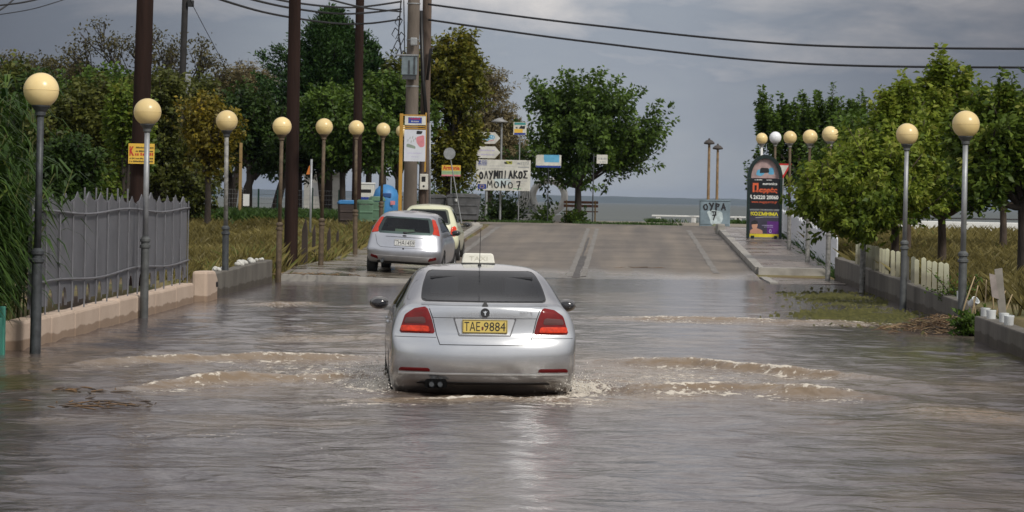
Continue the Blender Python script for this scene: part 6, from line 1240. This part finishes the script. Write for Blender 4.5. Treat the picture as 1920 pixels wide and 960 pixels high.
for i, (px, Y, top, w, lab) in enumerate(((572, 68, 408, .16, 'broad pointed dark stake right of the second dark pole'), (589, 70, 420, .09, 'thin dark stake left of the fifth globe lamp'), (617, 71, 425, .1, 'dark stake just right of the fifth globe lamp'), (633, 76, 430, .08, 'short dark stake in the tall grass left of the bins'))):
    p = at(px, top, Y); g = gz(p.x, Y); T = thing('wooden_stake', lab, 'stake', (p.x, Y, g), 0, 'dark wooden stakes on the left verge'); h = p.z-g; MB().prism([(-w/2, -.2), (w/2, -.2), (w/2*.9, h*.8), (.02, h), (-w/2*.8, h*.82)], -.04, .04).build('board', m_stk, T, bevel=.008)
for px, Y, top in ((584, 84, 308),): # orange flag on a grey post
    p = at(px, top, Y); g = gz(p.x, Y); T = thing('marker_post', 'grey marker post with an orange rag, left of the fifth globe lamp', 'post', (p.x, Y, g)); MB().tube([(0, 0, -.2), (0, 0, p.z-g+.15)], .035, 8).build('post', galv, T, smooth=True); MB().sheet([(-.15, p.z-g-.30), (-.04, p.z-g-.30), (-.04, p.z-g-.02), (-.08, p.z-g-.08)], 0).build('rag', pm('orange_cloth', (.55, .17, .03), .8), T)
p = at(452, 268, 100); g = gz(p.x, 100); T = thing('marker_post', 'ochre wooden post with a white paper notice, between third and fourth lamps', 'post', (p.x, 100, g)); MB().box((0, 0, (p.z-g)/2), (.10, .10, p.z-g)).build('post', pm('ochre_wood', (.30, .20, .08), .75, var=.2), T, bevel=.01); q = at(461, 375, 100); MB().box((q.x-p.x+.02, -.06, q.z-g), (.22, .02, .42)).build('notice', white, T)
# wire fence by the shore
T = thing('wire_fence', 'green post and wire mesh fence before the beach on the left', 'fence', (-13, 106, .93))
for px, top in ((345, 352), (402, 346), (485, 354), (521, 356), (586, 352), (636, 356), (690, 360)):
    p = at(px, top, 106); MB().tube([(p.x+13, 0, -.2), (p.x+13, 0, p.z-.93)], .035, 8).build('post', pm('green_post', (.02, .09, .06), .5), T, smooth=True, auto=40)
m = MB()
for k in range(7): m.tube([(-4.5, .03, .1+k*.17), (3.8, .03, .1+k*.17)], .005, 4, False)
for k in range(84): m.tube([(-4.5+k*.1, .034, .1), (-4.5+k*.1, .034, 1.12)], .0025, 3, False)
m.build('wire_mesh', galv, T)
p = at(636, 340, 128); T = thing('beach_hut', 'pale grey beach hut glimpsed between the trunks, right of the second pole', 'hut', (p.x-.7, 128, .95)); MB().box((0, 0, .9), (1.6, 1.5, 1.8)).build('wall', pm('pale_hut_paint', (.42, .42, .40), .8), T, bevel=.01); MB().prism([(-.9, 1.8), (.9, 1.8), (.85, 2.0), (-.85, 2.0)], -.85, .85).build('roof', concrete, T); MB().rect(-.5, .9, -.1, 1.5, -.755).build('window', m_grey, T)
# right-hand wall with pale posts
T, Lw = wallrun('long low grey wall with pale picket posts along the right verge', (5.36, 44.2, 0), (5.36, 70.5, 0), .38, .56, mat=m_wall); 
PK = [1773, 1762, 1751, 1741, 1731, 1720, 1710, 1702, 1694, 1681, 1672, 1663, 1656, 1650, 1643, 1637, 1631, 1626, 1621, 1616, 1611, 1607]; m_pk = pm('cream_paint', (.66, .64, .50), .5, var=.10, scale=4); m_pk2 = pm('bare_grey_wood', (.25, .23, .2), .8, var=.2); r = random.Random(2)
F = thing('picket_fence', 'row of pale picket posts without rails on top of the right wall', 'fence', (5.36, 44, .36))
for i, px in enumerate(PK):
    Y = 5.36*FPX/(px-CX+3); zt = .38+(.56-.38)*(Y-44.2)/26.3; h = .50+r.uniform(-.03, .03); o = MB().prism([(-.042, 0), (.042, 0), (.042, h-.03), (.0, h), (-.042, h-.02)], -.02, .02).build('picket', m_pk2 if i in (7, 8) else m_pk, F, bevel=.004); o.location = (r.uniform(-.02, .02), Y-44, zt-.365); o.rotation_euler = (0, r.uniform(-.03, .03), r.uniform(-.15, .15))
T, Lw = wallrun('nearest piece of grey wall at the right edge, with white pots on top', (5.02, 39.6, 0), (5.02, 12.0, 0), .33, .30, mat=m_wall)
m_pot = pm('white_pot_plastic', (.66, .68, .68), .5, var=.12)
POTS = [(1783, 556, 45.2), (1793, 562, 44.6), (1822, 567, 42.6), (1863, 578, 39.5), (1877, 590, 38.6), (1898, 594, 37.6), (1915, 598, 36.8)]
for i, (px, py, Y) in enumerate(POTS):
    x = 5.36 if Y > 44 else 5.02 if Y < 39.7 else at(px, py, Y).x; z = .38 if Y > 44 else .32 if Y < 39.7 else .33; s = .055 if i < 2 else .062
    if i == 2:
        z = .28
    o = MB().lathe([(s*.8, 0), (s, .02), (s*1.05, .11), (s*1.12, .12), (s*1.1, .135), (s*.9, .135), (s*.85, .06), (.001, .06)], n=18).build('pot', m_pot, None, smooth=True, auto=40); o.location = (x+(r.uniform(-.03, .03)), Y, z+(.0 if i != 2 else .10)); o.rotation_euler = (r.uniform(-.1, .1), r.uniform(-.1, .1), r.random()*6) if i != 2 else (.6, .7, 0)
    tag(o, ['white pot on the wall beside the last pale picket', 'lower white pot on the wall end behind the nearest right lamp', 'white pot tipped over among the debris right of the nearest lamp', 'white pot on the wall end just right of the reed stalks', 'bluish white pot below the leaning board', 'larger white pot near the right edge, on the wall', 'white pot at the very right edge, on the wall'][i], 'pot', 'white pots on the right wall')
# debris, stalks, leaning board
def debris(label, c, n, sx, sy, h, ln, seed, mats, name='debris_heap', kind='stuff'):
    r = random.Random(seed); ms = [MB() for _ in mats]; T = thing(name, label, 'debris', c); T['kind'] = kind
    for i in range(n):
        x, y = r.gauss(0, sx), r.gauss(0, sy); hh = h*math.exp(-(x/sx)**2*.6-(y/sy)**2*.5)*r.random(); a = r.uniform(0, PI); l = ln*r.uniform(.4, 1.2); dx, dy = math.cos(a)*l, math.sin(a)*l*.6
        r.choice(ms).tube([(x-dx, y-dy, hh+.01), (x, y, hh+.01+r.uniform(0, .6)*min(.05, h)), (x+dx, y+dy, hh+.01+r.uniform(0, 1.2)*min(.05, h))], [.004, .008, .003], 4)
    for m, mt, nm in zip(ms, mats, ('sticks', 'stalks', 'leaf_litter')): m.build(nm, mt, T)
m_st1 = pm('wet_sticks', (.07, .05, .035), .8, var=.3); m_st2 = pm('dry_stalks', (.24, .165, .09), .8, var=.3); m_st3 = pm('brown_litter', (.13, .075, .035), .85, var=.3)
debris('heap of washed up sticks and brown leaves against the wall gap', (4.75, 42.2, 0), 520, .40, .5, .24, .14, 3, (m_st1, m_st2, m_st3))
debris('thin line of twigs drifting on the flood at the left, farther bunch', (-5.05, 26.0, .0), 22, .20, .18, .01, .09, 4, (m_st1, m_st3), 'floating_twigs'); debris('denser bunch of brown twigs drifting on the flood at the left, nearer bunch', (-4.42, 24.3, .0), 46, .20, .28, .012, .08, 5, (m_st1, m_st3), 'floating_twigs')
debris('few twigs on the dry road by the water edge', (.55, 74.0, .12), 16, .35, .12, .02, .25, 7, (m_st1, m_st3), 'road_twigs'); debris('driftwood twigs caught where the left pavement meets the flood', (-6.7, 61.0, .13), 40, .7, .2, .05, .14, 8, (m_st2, m_st3), 'road_twigs')
T = thing('reed_stalks', 'cut pale reed stalks sticking up from the debris by the wall gap', 'stalks', (5.15, 41.2, .1)); r = random.Random(6); m_rs = pm('pale_reed_stalk', (.40, .30, .17), .7, var=.2)
for dx, h, ln in ((-.12, .62, .12), (.0, .42, -.06), (.10, .70, .02), (.18, .55, .22), (.24, .66, -.03), (.3, .5, .2), (-.3, .75, .25)): MB().tube([(dx, 0, -.1), (dx+ln*.5, 0, h*.5), (dx+ln, 0, h)], [.014, .012, .008], 6).build('stalk', m_rs, T, smooth=True)
T = thing('leaning_board', 'weathered grey board leaning behind the white pots', 'board', (at(1880, 580, 41).x, 41, .28)); MB().prism([(-.05, 0), (.06, 0), (-.02, .70), (-.13, .68)], -.02, .02).build('plank', m_pk2, T); MB().prism([(-.16, .28), (-.06, .25), (-.12, .60), (-.21, .62)], -.045, -.023).build('side_plate', pm('rusty_grey', (.28, .24, .22), .7, var=.3), T)
# white boards behind the kiosk, long white wall
F = thing('board_fence', 'white painted board fence between the kiosk and the low wall', 'fence', (5.42, 72, 0)); m_wb = pm('white_boards', (.68, .70, .74), .5, var=.08, scale=2); y = 0.
i = 0
while y < 26:
    z = .0247*(72+y-68.5)+.05; h = .86+.04*math.sin(i*1.9); o = MB().prism([(0, 0), (.30, 0), (.30, h), (.15, h+.05), (0, h)], -.015, .015).build('board', m_wb, F); o.location = (0, y, z); o.rotation_euler = (0, 0, PI/2); y += .335; i += 1
for zz in (.25, .62): MB().box((.03, 13, zz+.35), (.03, 26, .06), M=Matrix.Rotation(.0247, 3, 'X')).build('rail', m_wb, F)
T, Lw = wallrun('long low white wall with a dark rail across the plot on the right', (6.2, 95.5, .7), (17, 95.5, .7), .70, .70, mat=white); MB().tube([(0, 0, .80), (Lw, 0, .80)], .03, 6).build('top_rail', black, T)
